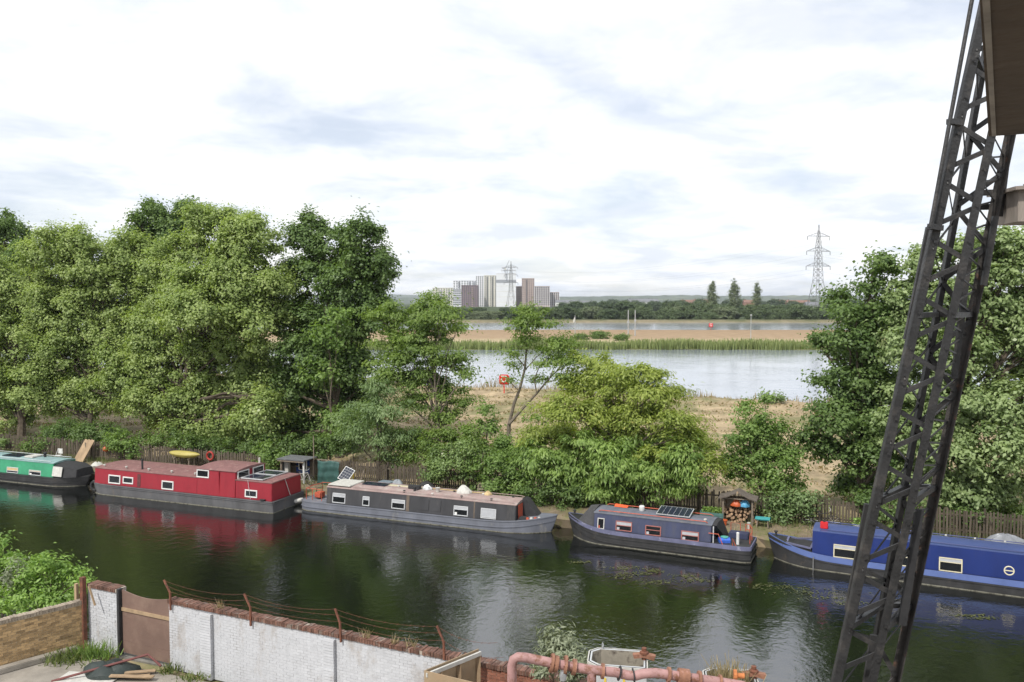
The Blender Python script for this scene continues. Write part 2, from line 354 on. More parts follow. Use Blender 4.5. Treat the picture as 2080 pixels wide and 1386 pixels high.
def make_tree(name, label, cat, base, lobes, lmat, leaf=(.22, .2), dens=110, clump=.75, flat=.7, low=.3, trunk_r=.22, bark=None, droop=0.0, group=None, axis_out=False, twigs=4, lean_top=None, rough=.55, sat=0):
    lobes = list(lobes)
    for c, r in list(lobes):                       # smaller sprays breaking the outline
        for _ in range(sat):
            v = Vector((random.gauss(0, 1), random.gauss(0, 1), abs(random.gauss(.5, .8)))).normalized(); k = random.uniform(.22, .42)
            lobes.append((Vector(c) + Vector((v.x * r[0], v.y * r[1], v.z * r[2])) * random.uniform(.95, 1.18), (r[0] * k, r[1] * k, r[2] * k * 1.15)))
    nmain = len(lobes)
    base = Vector(base); root = empty(name, base, 0, label, cat, group)
    P, O, V, CC = crown_points([(tuple(Vector(c) - base), r) for c, r in lobes], dens, clump, flat, low)
    n = len(P); nr = O + RNG.normal(size=(n, 3)) * rough
    L = leaf[0] * RNG.uniform(.6, 1.35, n); Wd = leaf[1] * RNG.uniform(.6, 1.35, n)
    quads('crown', leaf_verts(P, nr, L, Wd, axis=(O * np.array([1, 1, .1]) if axis_out else None), droop=droop), V, lmat, root)
    cs = [Vector(c) - base for c, r in lobes]; zc = sorted(cs, key=lambda p: p.z)
    top = Vector(lean_top) - base if lean_top else sum(cs, Vector()) / len(cs) + Vector((0, 0, .25 * (zc[-1].z - zc[0].z)))
    tp = curve((0, 0, -.15), top, 0, 8, .012); mb = MB()
    mb.tube(tp, [trunk_r * (1.25 if i == 0 else 1) * (1 - .8 * i / 8) for i in range(9)], 8)
    for c, cc in zip(cs, CC):
        j = min(range(1, 8), key=lambda i: abs(tp[i].z - (c.z * .62 - .3))); j = min(j, 7)
        st = tp[j]; r0 = trunk_r * (1 - .8 * j / 8) * .62
        if st.z > c.z + .5: st = tp[max(1, j - 1)]
        pth = curve(st, c, .06, 5, .03); mb.tube(pth, [r0 * (1 - .72 * i / 5) for i in range(6)], 6)
        for q in RNG.permutation(len(cc))[:twigs]:
            mb.tube(curve(pth[random.choice((2, 3, 4, 5))], cc[q], .05, 3, .05), [r0 * .3, r0 * .24, r0 * .16, r0 * .07], 5)
    mb.build('trunk', bark or M_bark, root, smooth=True); return root
def px_lobes(L, S, dep=.9, jit=1.0, shr=.92):
    out = []
    for q in L:
        x, y, rx, ry = q[:4]; ds = q[4] if len(q) > 4 else random.uniform(-jit, jit)
        c = at_s(x, y, S + ds); D = c.y; k = D / FPX
        out.append((c, (rx * k * shr, (rx + ry) * .5 * k * dep * shr, ry * k * shr)))
    return out
def base_at(x, S, z): p = at_s(x, 880, S); return Vector((p.x, p.y, z))

LF_plane = leaf_mat('plane_leaf', (.175, .245, .078), (.36, .435, .155), .36, tip=(.54, .58, .38))
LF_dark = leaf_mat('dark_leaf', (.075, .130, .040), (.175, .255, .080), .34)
LF_mid = leaf_mat('mid_leaf', (.105, .180, .048), (.25, .355, .105), .38)
LF_locust = leaf_mat('locust_leaf', (.17, .225, .045), (.37, .43, .11), .38, tip=(.46, .38, .13))
LF_fern = leaf_mat('locust_low_leaf', (.13, .215, .055), (.31, .42, .125), .38, tip=(.46, .54, .30))
LF_robinia = leaf_mat('robinia_leaf', (.105, .170, .045), (.25, .34, .09), .40)
LF_blue = leaf_mat('grey_green_leaf', (.13, .20, .085), (.27, .36, .165), .36)
LF_maple = leaf_mat('silver_maple_leaf', (.135, .200, .075), (.345, .425, .20), .34, tip=(.56, .60, .45))
LF_bush = leaf_mat('bush_leaf', (0.112, 0.203, 0.045), (0.323, 0.473, 0.128), .36, tip=(.33, .42, .12))
LF_budd = leaf_mat('buddleia_leaf', (.12, .145, .085), (.33, .36, .25), .22)
LF_shrub = leaf_mat('shrub_leaf', (.085, .145, .042), (.20, .285, .085), .34)
LF_elder = leaf_mat('elder_leaf', (.11, .175, .058), (.27, .36, .135), .34, tip=(.66, .66, .56))
LF_reed = leaf_mat('reed_leaf', (.13, .17, .055), (.28, .32, .13), .2)
LF_grass = leaf_mat('dry_grass_blade', (.20, .165, .088), (.37, .295, .18), .2)
LF_green = leaf_mat('green_grass_blade', (.075, .11, .03), (.20, .235, .08), .25)
LF_weed = leaf_mat('water_weed_leaf', (.05, .06, .018), (.15, .16, .06), .1)
LF_far = leaf_mat('far_tree_leaf', (.065, .10, .045), (.15, .20, .09), .2)
LF_far2 = leaf_mat('far_willow_leaf', (.105, .135, .075), (.21, .25, .14), .2)
LF_fdark = leaf_mat('far_dark_leaf', (.048, .08, .038), (.105, .148, .07), .2)
# ------------------------------------------------------------------ trees across the canal
PL = dict(leaf=(.19, .16), dens=200, clump=.66, flat=.72, rough=.40, sat=4)
make_tree('plane_tree', 'leftmost light green plane tree, trunk showing above the fence behind the green narrowboat', 'tree', base_at(42, 48, .75),
    px_lobes([(20, 600, 85, 70), (110, 525, 75, 50), (30, 700, 95, 70), (110, 620, 70, 60), (60, 790, 85, 60), (-60, 640, 90, 110), (-40, 780, 80, 70), (10, 850, 60, 35)], 49), LF_plane, trunk_r=.3, group='trees behind the fence', **PL)
make_tree('plane_tree', 'light green plane tree with leaning trunk between the leftmost and the largest tree', 'tree', base_at(185, 49, .8),
    px_lobes([(190, 545, 80, 65), (250, 600, 70, 75), (160, 640, 90, 65), (215, 690, 80, 65), (150, 730, 75, 55), (200, 800, 75, 50), (125, 810, 60, 40), (255, 520, 40, 45)], 50), LF_plane, trunk_r=.28, group='trees behind the fence', **PL)
make_tree('alder_tree', 'tall dark tree rising behind the plane trees at the left edge', 'tree', base_at(0, 58, 1.2),
    px_lobes([(15, 480, 48, 42), (-20, 540, 60, 70), (-60, 620, 80, 80), (40, 560, 50, 60)], 58), LF_dark, leaf=(.26, .2), dens=125, clump=.6, flat=.8, sat=3, trunk_r=.25, group='trees behind the fence')
make_tree('alder_tree', 'tall dark tree with twin open tops behind the largest plane tree', 'tree', base_at(300, 58, 1.2),
    px_lobes([(305, 455, 38, 40), (385, 440, 36, 34), (310, 530, 55, 60), (310, 620, 60, 80), (280, 700, 60, 60), (350, 480, 50, 50)], 58), LF_dark, leaf=(.25, .19), dens=125, clump=.6, flat=.8, sat=3, trunk_r=.25, group='trees behind the fence')
make_tree('plane_tree', 'largest light green plane tree, standing behind the red boat', 'tree', base_at(348, 48.5, .78),
    px_lobes([(445, 480, 70, 50), (510, 500, 60, 50), (400, 545, 85, 55), (490, 570, 95, 65), (345, 610, 65, 60), (420, 640, 95, 65), (520, 660, 75, 70), (320, 690, 55, 55), (360, 740, 85, 60), (470, 740, 95, 65), (560, 600, 40, 55),
              (270, 760, 60, 50), (235, 800, 45, 45), (320, 820, 75, 50), (420, 820, 90, 60), (520, 790, 70, 70), (530, 850, 60, 45), (410, 880, 60, 40), (480, 890, 55, 30)], 49, jit=1.8), LF_plane, trunk_r=.34, group='trees behind the fence', **PL)
make_tree('alder_tree', 'broad dark green tree right of the largest plane tree, behind the open shed', 'tree', base_at(690, 51, .9),
    px_lobes([(620, 490, 45, 38), (680, 500, 55, 45), (735, 475, 42, 34), (760, 545, 42, 55), (640, 570, 70, 60), (720, 590, 75, 60), (610, 650, 55, 60), (690, 670, 80, 60), (760, 650, 50, 45), (620, 730, 65, 55), (700, 750, 75, 55), (640, 810, 80, 55), (580, 800, 50, 60), (720, 830, 55, 45), (590, 880, 60, 45), (650, 890, 65, 40)], 51.5, jit=1.6), LF_dark, leaf=(.23, .17), dens=165, clump=.62, flat=.7, rough=.42, sat=2, trunk_r=.32, group='trees behind the fence')
make_tree('plane_tree', 'small light green sapling in front of the broad dark tree, left of the shed', 'tree', base_at(672, 47.5, .7),
    px_lobes([(668, 690, 38, 40), (690, 650, 30, 25), (655, 760, 40, 40)], 48.6, jit=.5), LF_mid, leaf=(.24, .2), dens=60, clump=.6, trunk_r=.08, group='trees behind the fence')
RB = dict(leaf=(.24, .10), dens=190, clump=.72, flat=.45, axis_out=True)
make_tree('robinia_tree', 'feathery layered green tree with bare grey trunk over the black narrowboat', 'tree', base_at(893, 47.5, .72),
    px_lobes([(860, 612, 45, 16), (895, 640, 42, 20), (835, 660, 40, 24), (930, 668, 22, 10), (870, 690, 58, 22), (915, 725, 42, 18), (835, 735, 40, 18), (945, 760, 22, 9), (850, 640, 40, 20), (890, 665, 50, 20), (800, 640, 40, 30), (800, 690, 40, 26), (795, 740, 40, 26), (800, 780, 45, 26), (850, 712, 55, 20), (890, 750, 55, 22), (850, 770, 50, 22), (870, 790, 58, 26), (920, 815, 42, 26), (830, 825, 40, 26), (900, 850, 45, 20)], 48, jit=.9), LF_robinia, trunk_r=.16, bark=M_bark2, lean_top=at_s(880, 640, 48), group='trees behind the fence', **RB)
make_tree('willow_tree', 'grey-green feathery small tree drooping beside the green tarpaulin', 'tree', base_at(770, 45.6, .6),
    px_lobes([(760, 800, 45, 30), (790, 835, 55, 32), (725, 845, 45, 35), (760, 885, 60, 32), (810, 900, 50, 35), (715, 895, 35, 30), (800, 930, 40, 22)], 46, jit=.7), LF_blue, leaf=(.24, .07), dens=170, clump=.6, flat=.5, droop=.5, axis_out=True, trunk_r=.13, group='trees behind the fence')
# the open tree with forked trunk: its limbs follow the photograph
root = empty('robinia_tree', base_at(1030, 46.5, .68), 0, 'thin open tree with forked bare trunk in front of the red lifebuoy', 'tree', 'trees behind the fence')
b0 = Vector(root.location); mb = MB()
def pl(pts, r0, r1, s=46.6):
    P = [at_s(x, y, s + random.uniform(-.25, .25)) - b0 for x, y in pts]; k = len(P) - 1
    mb.tube(P, [lerp(r0, r1, i / k) for i in range(k + 1)], 7)
mb.tube([Vector((0, 0, -.15)), at_s(1030, 930, 46.6) - b0, at_s(1034, 862, 46.6) - b0], [.17, .14, .12], 8)
for pts, r0, r1 in [(((1034, 862), (1044, 820), (1056, 790), (1066, 750), (1070, 705), (1066, 670), (1080, 640)), .11, .03), (((1034, 862), (1060, 832), (1090, 800), (1115, 770), (1140, 745)), .10, .03),
                    (((1066, 745), (1050, 725), (1035, 715), (1022, 712)), .04, .015), (((1066, 672), (1050, 655), (1035, 648)), .035, .015), (((1068, 690), (1088, 668), (1100, 655)), .035, .015), (((1064, 755), (1090, 725), (1105, 715)), .04, .015),
                    (((1090, 800), (1085, 770), (1098, 740), (1120, 715), (1135, 700)), .04, .015), (((1110, 778), (1135, 770), (1160, 775)), .03, .01), (((1055, 795), (1035, 775), (1026, 765)), .03, .01), (((1115, 772), (1128, 740), (1150, 720)), .035, .012)]: pl(pts, r0, r1)
mb.build('trunk', M_bark2, root, smooth=True)
tl = px_lobes([(1080, 632, 32, 14), (1078, 648, 48, 10), (1130, 712, 50, 14), (1060, 690, 40, 10), (1050, 655, 30, 8), (1110, 660, 26, 9), (1085, 668, 40, 9), (1035, 716, 24, 8), (1110, 692, 45, 10), (1150, 702, 30, 12), (1045, 742, 20, 8), (1120, 735, 35, 12), (1100, 770, 24, 9), (1040, 770, 16, 7), (1148, 765, 22, 12), (1160, 735, 22, 12)], 46.6, jit=.6)
P, O, V, CC = crown_points([(tuple(c - b0), r) for c, r in tl], 230, .6, .45, .5)
quads('crown', leaf_verts(P, O + RNG.normal(size=P.shape) * .5, .2 * RNG.uniform(.6, 1.3, len(P)), .085 * RNG.uniform(.6, 1.3, len(P)), axis=O * np.array([1, 1, .1])), V, LF_robinia, root)
make_tree('shrubby_sapling', 'dark green pointed sapling left of the forked thin tree', 'tree', base_at(985, 46.2, .66),
    px_lobes([(985, 835, 16, 22), (988, 870, 28, 28), (975, 910, 36, 26), (1010, 915, 34, 26)], 46.4, jit=.4), LF_mid, leaf=(.2, .12), dens=120, clump=.45, trunk_r=.06, group='trees behind the fence')
# honey locust: yellow-green layered top, greener fern-like lower boughs
LC = px_lobes([(1205, 742, 60, 22), (1255, 760, 35, 16), (1310, 765, 38, 24), (1345, 790, 34, 24), (1185, 785, 55, 22), (1265, 800, 45, 22), (1150, 830, 50, 20), (1220, 835, 60, 22), (1310, 835, 62, 20), (1360, 860, 58, 20), (1255, 870, 60, 22), (1330, 890, 70, 22), (1090, 885, 50, 16), (1150, 880, 50, 20), (1400, 900, 42, 24), (1430, 920, 26, 24), (1190, 910, 50, 18), (1290, 915, 55, 18), (1230, 780, 60, 26), (1180, 850, 60, 24), (1290, 850, 60, 24), (1370, 890, 50, 22), (1120, 905, 45, 16), (1230, 900, 60, 24), (1440, 945, 22, 22), (1340, 925, 60, 20), (1320, 800, 40, 20)], 45.2, jit=1.5)
LT = make_tree('honey_locust_tree', 'bright yellow-green layered tree spreading between the black and dark blue narrowboats', 'tree', base_at(1290, 44.9, .6), LC, LF_locust, leaf=(.25, .085), dens=300, clump=.70, flat=.55, axis_out=True, droop=.15, trunk_r=.2, lean_top=at_s(1225, 780, 45.3), group='trees behind the fence')
lo = px_lobes([(1110, 930, 55, 28), (1170, 945, 60, 32), (1235, 940, 60, 34), (1300, 955, 60, 32), (1370, 950, 60, 34), (1410, 965, 36, 36), (1130, 970, 60, 26), (1200, 985, 60, 26), (1270, 990, 60, 26), (1345, 990, 50, 22), (1205, 1010, 40, 16), (1400, 1000, 30, 14), (1080, 940, 30, 20), (1260, 960, 60, 30), (1330, 960, 60, 30), (1150, 960, 60, 26), (1230, 1000, 55, 18), (1180, 900, 45, 24), (1290, 905, 50, 26), (1390, 925, 40, 26), (1090, 915, 40, 22), (1240, 925, 55, 28)], 44.2, jit=1.0)
b0 = Vector(LT.location)
P, O, V, CC = crown_points([(tuple(c - b0), r) for c, r in lo], 210, .55, .55, .5)
lv = leaf_verts(P, O + RNG.normal(size=P.shape) * .45, .30 * RNG.uniform(.6, 1.3, len(P)), .09 * RNG.uniform(.6, 1.3, len(P)), axis=O * np.array([1, 1, .2]), droop=.75)
tag(quads('lower_crown', lv, V, LF_fern, LT), 'greener drooping fern-like lower boughs')
make_tree('ash_sapling', 'airy mid-green sapling with see-through crown beside the log store', 'tree', base_at(1545, 45.6, .6),
    px_lobes([(1515, 828, 22, 18), (1560, 812, 18, 14), (1530, 860, 36, 24), (1570, 870, 30, 22), (1510, 900, 36, 26), (1565, 915, 46, 26), (1530, 950, 50, 28), (1590, 955, 36, 28), (1500, 970, 26, 22), (1560, 990, 56, 24), (1610, 985, 26, 22), (1540, 1020, 40, 18), (1545, 890, 45, 30), (1545, 930, 50, 30), (1600, 925, 26, 22), (1480, 945, 22, 22)], 46, jit=.7, shr=1.05), LF_mid, leaf=(.18, .12), dens=125, clump=.5, flat=.7, trunk_r=.08, group='trees behind the fence')
make_tree('oak_tree', 'dark open-branched tree reaching left over the water in front of the crane', 'tree', base_at(1760, 48, .75),
    px_lobes([(1800, 545, 32, 28), (1770, 585, 26, 18), (1710, 612, 34, 18), (1740, 640, 45, 20), (1690, 690, 36, 16), (1740, 690, 45, 22), (1800, 640, 45, 40), (1780, 720, 50, 26), (1680, 775, 30, 12), (1725, 760, 36, 18), (1720, 800, 45, 20), (1780, 790, 45, 34), (1690, 860, 45, 20), (1650, 890, 32, 14), (1740, 870, 55, 28), (1700, 920, 45, 22), (1760, 930, 50, 36), (1740, 985, 50, 32), (1780, 1020, 40, 26), (1780, 850, 50, 40), (1770, 665, 45, 34), (1755, 830, 50, 34), (1790, 905, 50, 45), (1770, 770, 50, 40), (1720, 720, 40, 20), (1700, 830, 40, 18), (1670, 905, 32, 14)], 48, jit=1.3), LF_dark, leaf=(.22, .15), dens=180, clump=.64, flat=.62, sat=2, trunk_r=.26, group='trees behind the fence')
make_tree('silver_maple_tree', 'huge pale green maple filling the right edge behind the crane', 'tree', base_at(1960, 47.5, .75),
    px_lobes([(1890, 540, 50, 42), (1960, 520, 60, 45), (2040, 505, 55, 42), (2110, 540, 70, 60), (1850, 610, 52, 48), (1930, 620, 70, 55), (2020, 600, 70, 60), (2100, 650, 70, 80), (1850, 700, 60, 58), (1940, 720, 80, 60), (2040, 710, 75, 65), (1870, 800, 65, 58), (1960, 820, 80, 60), (2060, 820, 75, 70), (1830, 880, 48, 50), (1910, 900, 75, 60), (2010, 910, 80, 60), (2090, 930, 70, 70), (1820, 960, 40, 40), (1880, 980, 60, 40), (1970, 990, 70, 45), (2060, 1010, 70, 40), (1930, 1030, 45, 22), (2170, 800, 80, 200)], 46.8, jit=1.6), LF_maple, leaf=(.22, .14), dens=230, clump=.58, flat=.64, droop=.25, rough=.42, sat=1, trunk_r=.36, group='trees behind the fence')

# shrubs on and behind the fence line
def shrub(label, x, S, lobes, lm, leaf=(.16, .11), dens=230, clump=.42, z=.6, name='shrub', group='shrubs along the towpath', flat=.75, **k):
    return make_tree(name, label, 'shrub', base_at(x, S, z), px_lobes(lobes, S, jit=.35), lm, leaf=leaf, dens=dens, clump=clump, flat=flat, low=.6, trunk_r=.05, group=group, **k)
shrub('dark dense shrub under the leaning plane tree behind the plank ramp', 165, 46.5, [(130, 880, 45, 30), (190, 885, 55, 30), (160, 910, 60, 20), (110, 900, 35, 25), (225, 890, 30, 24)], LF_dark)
shrub('bright green ivy bush hanging over the fence right of the orange buoy', 247, 44.4, [(245, 895, 26, 22), (262, 915, 26, 24), (232, 900, 14, 16)], LF_mid)
shrub('dark brambles on the fence at the far left behind the green narrowboat', 85, 44.9, [(70, 905, 28, 16), (105, 905, 26, 18), (20, 900, 24, 14)], LF_shrub)
shrub('leafy ivy hanging over the fence left of the yellow kayak', 315, 45.2, [(300, 895, 30, 16), (340, 890, 34, 18), (375, 895, 28, 14)], LF_shrub)
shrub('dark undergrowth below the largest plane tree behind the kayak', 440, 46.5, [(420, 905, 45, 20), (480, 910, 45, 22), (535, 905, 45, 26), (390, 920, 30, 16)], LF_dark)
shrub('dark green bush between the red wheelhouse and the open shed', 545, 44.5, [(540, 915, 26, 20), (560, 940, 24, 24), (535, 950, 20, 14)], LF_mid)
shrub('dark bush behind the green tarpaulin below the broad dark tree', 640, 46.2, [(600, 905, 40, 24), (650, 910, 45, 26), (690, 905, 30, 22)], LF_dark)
shrub('elder bush with white flower heads behind the middle of the black narrowboat', 905, 44.4, [(890, 930, 30, 22), (930, 915, 34, 22), (915, 950, 36, 24), (945, 945, 26, 22), (880, 960, 22, 20), (960, 925, 22, 18)], LF_elder)
shrub('loose green bramble right of the white-flowered elder', 1010, 44.3, [(985, 950, 30, 22), (1020, 945, 30, 24), (1050, 960, 30, 26), (1000, 980, 30, 22), (1035, 990, 34, 22), (1065, 985, 22, 20)], LF_mid)
shrub('dark ivy mound under the yellow-green tree at the bow of the black narrowboat', 1125, 43.6, [(1090, 1000, 34, 24), (1135, 995, 40, 26), (1175, 1005, 34, 24), (1110, 1025, 40, 16), (1160, 1030, 34, 14), (1195, 1020, 20, 16)], LF_dark, leaf=(.12, .1), clump=.3)
shrub('leafy shrub against the fence right of the log store', 1600, 44.1, [(1580, 1020, 24, 18), (1610, 1015, 26, 20), (1640, 1010, 20, 18), (1600, 1045, 34, 16), (1570, 1050, 20, 12), (1645, 1035, 14, 16)], LF_blue)
shrub('dark shrub under the maple behind the fence beside the crane legs', 1800, 44.8, [(1790, 1040, 30, 26), (1760, 1020, 24, 22), (1830, 1030, 30, 26), (1860, 1040, 30, 22)], LF_dark)
shrub('dark undergrowth beneath the maple at the right edge of the view', 1990, 45.6, [(1930, 1050, 40, 22), (1990, 1050, 44, 22), (2050, 1060, 44, 22), (2110, 1060, 40, 26)], LF_dark)
shrub('rounded green bush on the field edge between the feathery tree and the shed', 720, 48.5, [(690, 850, 40, 26), (740, 860, 40, 24), (700, 885, 45, 24)], LF_mid, z=.75)
shrub('leafy thicket below the bare grey trunk behind the black narrowboat', 880, 46.4, [(840, 890, 40, 28), (890, 900, 45, 26), (930, 885, 36, 26), (860, 925, 45, 22), (960, 890, 26, 30)], LF_robinia, z=.66)
shrub('light green thicket at the foot of the forked thin tree', 1040, 45.6, [(1020, 915, 36, 26), (1060, 920, 36, 24), (1040, 950, 45, 24), (1085, 945, 30, 24)], LF_mid, z=.6)
shrub('dark thicket on the fence behind the roof of the black narrowboat', 990, 44.9, [(960, 975, 32, 18), (1000, 1000, 34, 16), (1040, 1010, 34, 16), (1070, 1005, 24, 18)], LF_shrub)
shrub('low green clump at the fence foot behind the dark blue boat roof', 1262, 43.8, [(1245, 1030, 14, 8), (1275, 1032, 14, 8)], LF_mid, dens=120)
shrub('small leafy clump on the field just behind the thin forked tree', 1090, 52, [(1075, 850, 18, 8), (1095, 842, 16, 9), (1110, 858, 14, 8)], LF_mid, z=1.0, dens=120)
shrub('tall pale green reed-like tuft at the water edge right of the sapling', 1570, 78, [(1562, 812, 10, 10), (1580, 810, 10, 10)], LF_blue, z=2.6, leaf=(.3, .1), clump=.5)

# grass on the towpath, the field and the reservoir banks
def scatter(n, tf, sf, zf): 
    t = tf(n); s = sf(n); return np.stack([t * UX + s * NX, t * UY + s * NY, zf(t, s)], 1)
n = 9000; p = scatter(n, lambda n: RNG.uniform(-75, 45, n), lambda n: 44.6 - np.abs(RNG.normal(0, .55, n)), lambda t, s: np.full(len(t), .57))
tag(blades('towpath_grass', p, RNG.uniform(.1, .42, n), RNG.uniform(.02, .05, n), LF_green), 'rough green grass along the foot of the fence', 'grass', kind='stuff')
n = 5000; p = scatter(n, lambda n: RNG.uniform(-75, 45, n), lambda n: RNG.uniform(41.5, 44, n), lambda t, s: np.full(len(t), .56))
tag(blades('towpath_dry_grass', p, RNG.uniform(.05, .2, n), RNG.uniform(.02, .05, n), LF_grass), 'short dry grass on the towpath beside the boats', 'grass', kind='stuff')
n = 60000; t = RNG.uniform(-70, 40, n); s = RNG.uniform(46, 82, n); keep = np.sin(s * 1.9 + .5 * np.sin(t * .2)) + RNG.normal(0, .5, n) > .3; t, s = t[keep], s[keep]
e = 82.0 - .077 * (t + 1.5); k = s < e - 1.5; t, s = t[k], s[k]
zz = np.array([near_z(a, b) for a, b in zip(s, t)]); p = np.stack([t * UX + s * NX, t * UY + s * NY, zz - .01], 1)
tag(blades('mown_hay', p, RNG.uniform(.06, .22, len(p)), RNG.uniform(.06, .22, len(p)), LF_grass, lean=.9), 'straw-coloured mown hay lying in rows on the field', 'hay', kind='stuff')
n = 7000; t = RNG.uniform(-120, 40, n); s = 82.0 - .077 * (t + 1.5) - np.abs(RNG.normal(.9, .9, n)); zz = np.array([near_z(a, b) for a, b in zip(s, t)])
clu = (np.sin(t * .9) + np.sin(t * .37 + 1) + RNG.normal(0, .6, n)) * .25 + .6
tag(blades('bank_grass', np.stack([t * UX + s * NX, t * UY + s * NY, zz - .02], 1), np.clip(clu, .15, 1.4), RNG.uniform(.03, .09, n), LF_grass, lean=.2), 'tall dry grass along the near reservoir bank', 'grass', kind='stuff')
n = 26000; X = RNG.uniform(-140, 150, n); Y = 169.5 + np.abs(RNG.normal(0, 3.2, n)) + .8 * np.sin(X * .07) + .9 * np.sin(X * .55)
h = (1.15 + .4 * np.sin(X * .22) * np.sin(X * .05 + 1) + RNG.uniform(-.3, .5, n)) * np.clip(1.2 - (Y - 169) * .03, .5, 1.2)
tag(blades('reed_bed', np.stack([X, Y, np.interp(Y, [166, 170, 174, 180], [1.8, 2.0, 2.5, 2.75])], 1), np.clip(h, .5, 2.4), RNG.uniform(.10, .26, n), LF_reed, lean=.1), 'green reed bed along the far shore of the near reservoir', 'reeds', kind='stuff')
# floating weed on the canal
def weed(label, spots, n):
    P = []
    for (x, y, rx, ry) in spots:
        c = at_z(x, y, .012); P.append(np.array(c) + np.stack([RNG.normal(0, rx, n), RNG.normal(0, ry, n), RNG.uniform(-.004, .006, n)], 1))
    P = np.concatenate(P); nr = np.tile([0, 0, 1.0], (len(P), 1)) + RNG.normal(0, .06, P.shape)
    tag(quads('floating_weed', leaf_verts(P, nr, RNG.uniform(.05, .2, len(P)), RNG.uniform(.03, .07, len(P))), RNG.uniform(0, 1, len(P)), LF_weed), label, 'water weed', kind='stuff')
weed('yellow-green weed patches floating before the dark blue narrowboat', [(1270, 1154, .35, .18), (1300, 1165, .3, .15), (1265, 1168, .25, .2), (1325, 1160, .2, .15), (1390, 1170, .4, .15), (1410, 1178, .4, .12), (1180, 1142, .25, .1), (1340, 1182, .5, .15)], 70)
weed('drifting yellow-green weed lines beside the navy boat reflections', [(1560, 1190, .6, .15), (1600, 1196, .7, .15), (1640, 1205, .7, .15), (1680, 1215, .5, .12), (1975, 1250, .5, .08), (2000, 1256, .4, .06), (1720, 1225, .4, .1)], 55)
# ------------------------------------------------------------------ picket fence on the towpath
M_fence = mat('weathered_picket', (.095, .078, .060), .95, .35, 5, .6, 30, objrand=.3, spec=.2, stretch=(1, 1, .15))
FS = 44.55; tf0, tf1 = t_at(-80, FS), t_at(2200, FS)
froot = empty('picket_fence', W(tf0, FS, .56), -TH, 'long weathered wooden picket fence along the towpath behind the boats', 'fence')
def picket_mesh():
    m = MB(); w, d, h = .045, .011, 1.42
    m.add([(-w, -d, 0), (w, -d, 0), (w, -d, h - .06), (0, -d, h), (-w, -d, h - .06), (-w, d, 0), (w, d, 0), (w, d, h - .06), (0, d, h), (-w, d, h - .06)],
          [(0, 1, 2, 3, 4), (9, 8, 7, 6, 5), (0, 5, 6, 1), (1, 6, 7, 2), (2, 7, 8, 3), (3, 8, 9, 4), (4, 9, 5, 0)])
    me = m.mesh('picket'); me.materials.append(M_fence); return me
pm = picket_mesh(); Lf = tf1 - tf0; npk = int(Lf / .142); rest = MB()
for i in range(npk):
    x = i * .142 + random.uniform(-.012, .012); rz = random.uniform(-.03, .03); ry = random.gauss(0, .02); sz = random.uniform(.94, 1.04)
    if random.random() < .02: continue
    if i >= npk - 300: inst('picket', pm, (x, -.04, 0), (random.gauss(0, .012), ry, rz), froot, (1, 1, sz))
    else: rest.add([Matrix.Rotation(ry, 3, 'Y') @ Vector((v.co.x, v.co.y, v.co.z * sz)) + Vector((x, -.04, 0)) for v in pm.vertices], [tuple(p.vertices) for p in pm.polygons])
tag(rest.build('far_pickets', M_fence, froot), kind='stuff')
for z in (.35, 1.08): MB().box(0, Lf, 0.0, .045, z, z + .08).build('rail', M_fence, froot)
for i in range(int(Lf / 2.7) + 1): MB().box(-.05, .05, .05, .15, -.2, 1.5).build('post', M_fence, froot, M=Matrix.Translation((min(i * 2.7, Lf), 0, 0)))

# ------------------------------------------------------------------ boats
M_glass = mat('dark_window_glass', (.012, .014, .016), .06, .3, 2, spec=.8)
M_curt = mat('pale_window_blind', (.36, .37, .39), .7, .12, 3)
M_blind = mat('tan_roller_blind', (.5, .38, .2), .8, .15, 8)
M_white = mat('white_window_frame', (.64, .64, .62), .45, .08, 6)
M_cream = mat('cream_window_frame', (.58, .53, .37), .45, .1, 8)
M_chrome = mat('aluminium_window_frame', (.6, .61, .62), .35, .1, 8, metal=.3)
M_black = mat('black_hull_blacking', (.030, .030, .031), .55, .4, 2.2, .15, 20, col2=(.085, .07, .055), c2=(.58, .72), s2=1.6)
M_scum = mat('waterline_scum', (.17, .165, .13), .9, .35, 4, col2=(.08, .075, .06), c2=(.5, .6), s2=5)
M_rustred = mat('rusty_red_paint', (.42, .085, .045), .6, .3, 9, col2=(.16, .06, .03), c2=(.55, .7), s2=7)
M_canvas = mat('black_canvas', (.028, .028, .030), .85, .3, 5, .4, 12)
M_pv = None
def pv_mat():
    m = bpy.data.materials.new('solar_cells'); m.use_nodes = True; N = m.node_tree.nodes; b = N['Principled BSDF']
    b.inputs['Base Color'].default_value = (.022, .028, .045, 1); b.inputs['Roughness'].default_value = .12; return m
M_pv = pv_mat()
M_dirtwhite = mat('dirty_white_paint', (.5, .49, .455), .6, .18, 5, col2=(.3, .27, .22), c2=(.58, .75), s2=6)

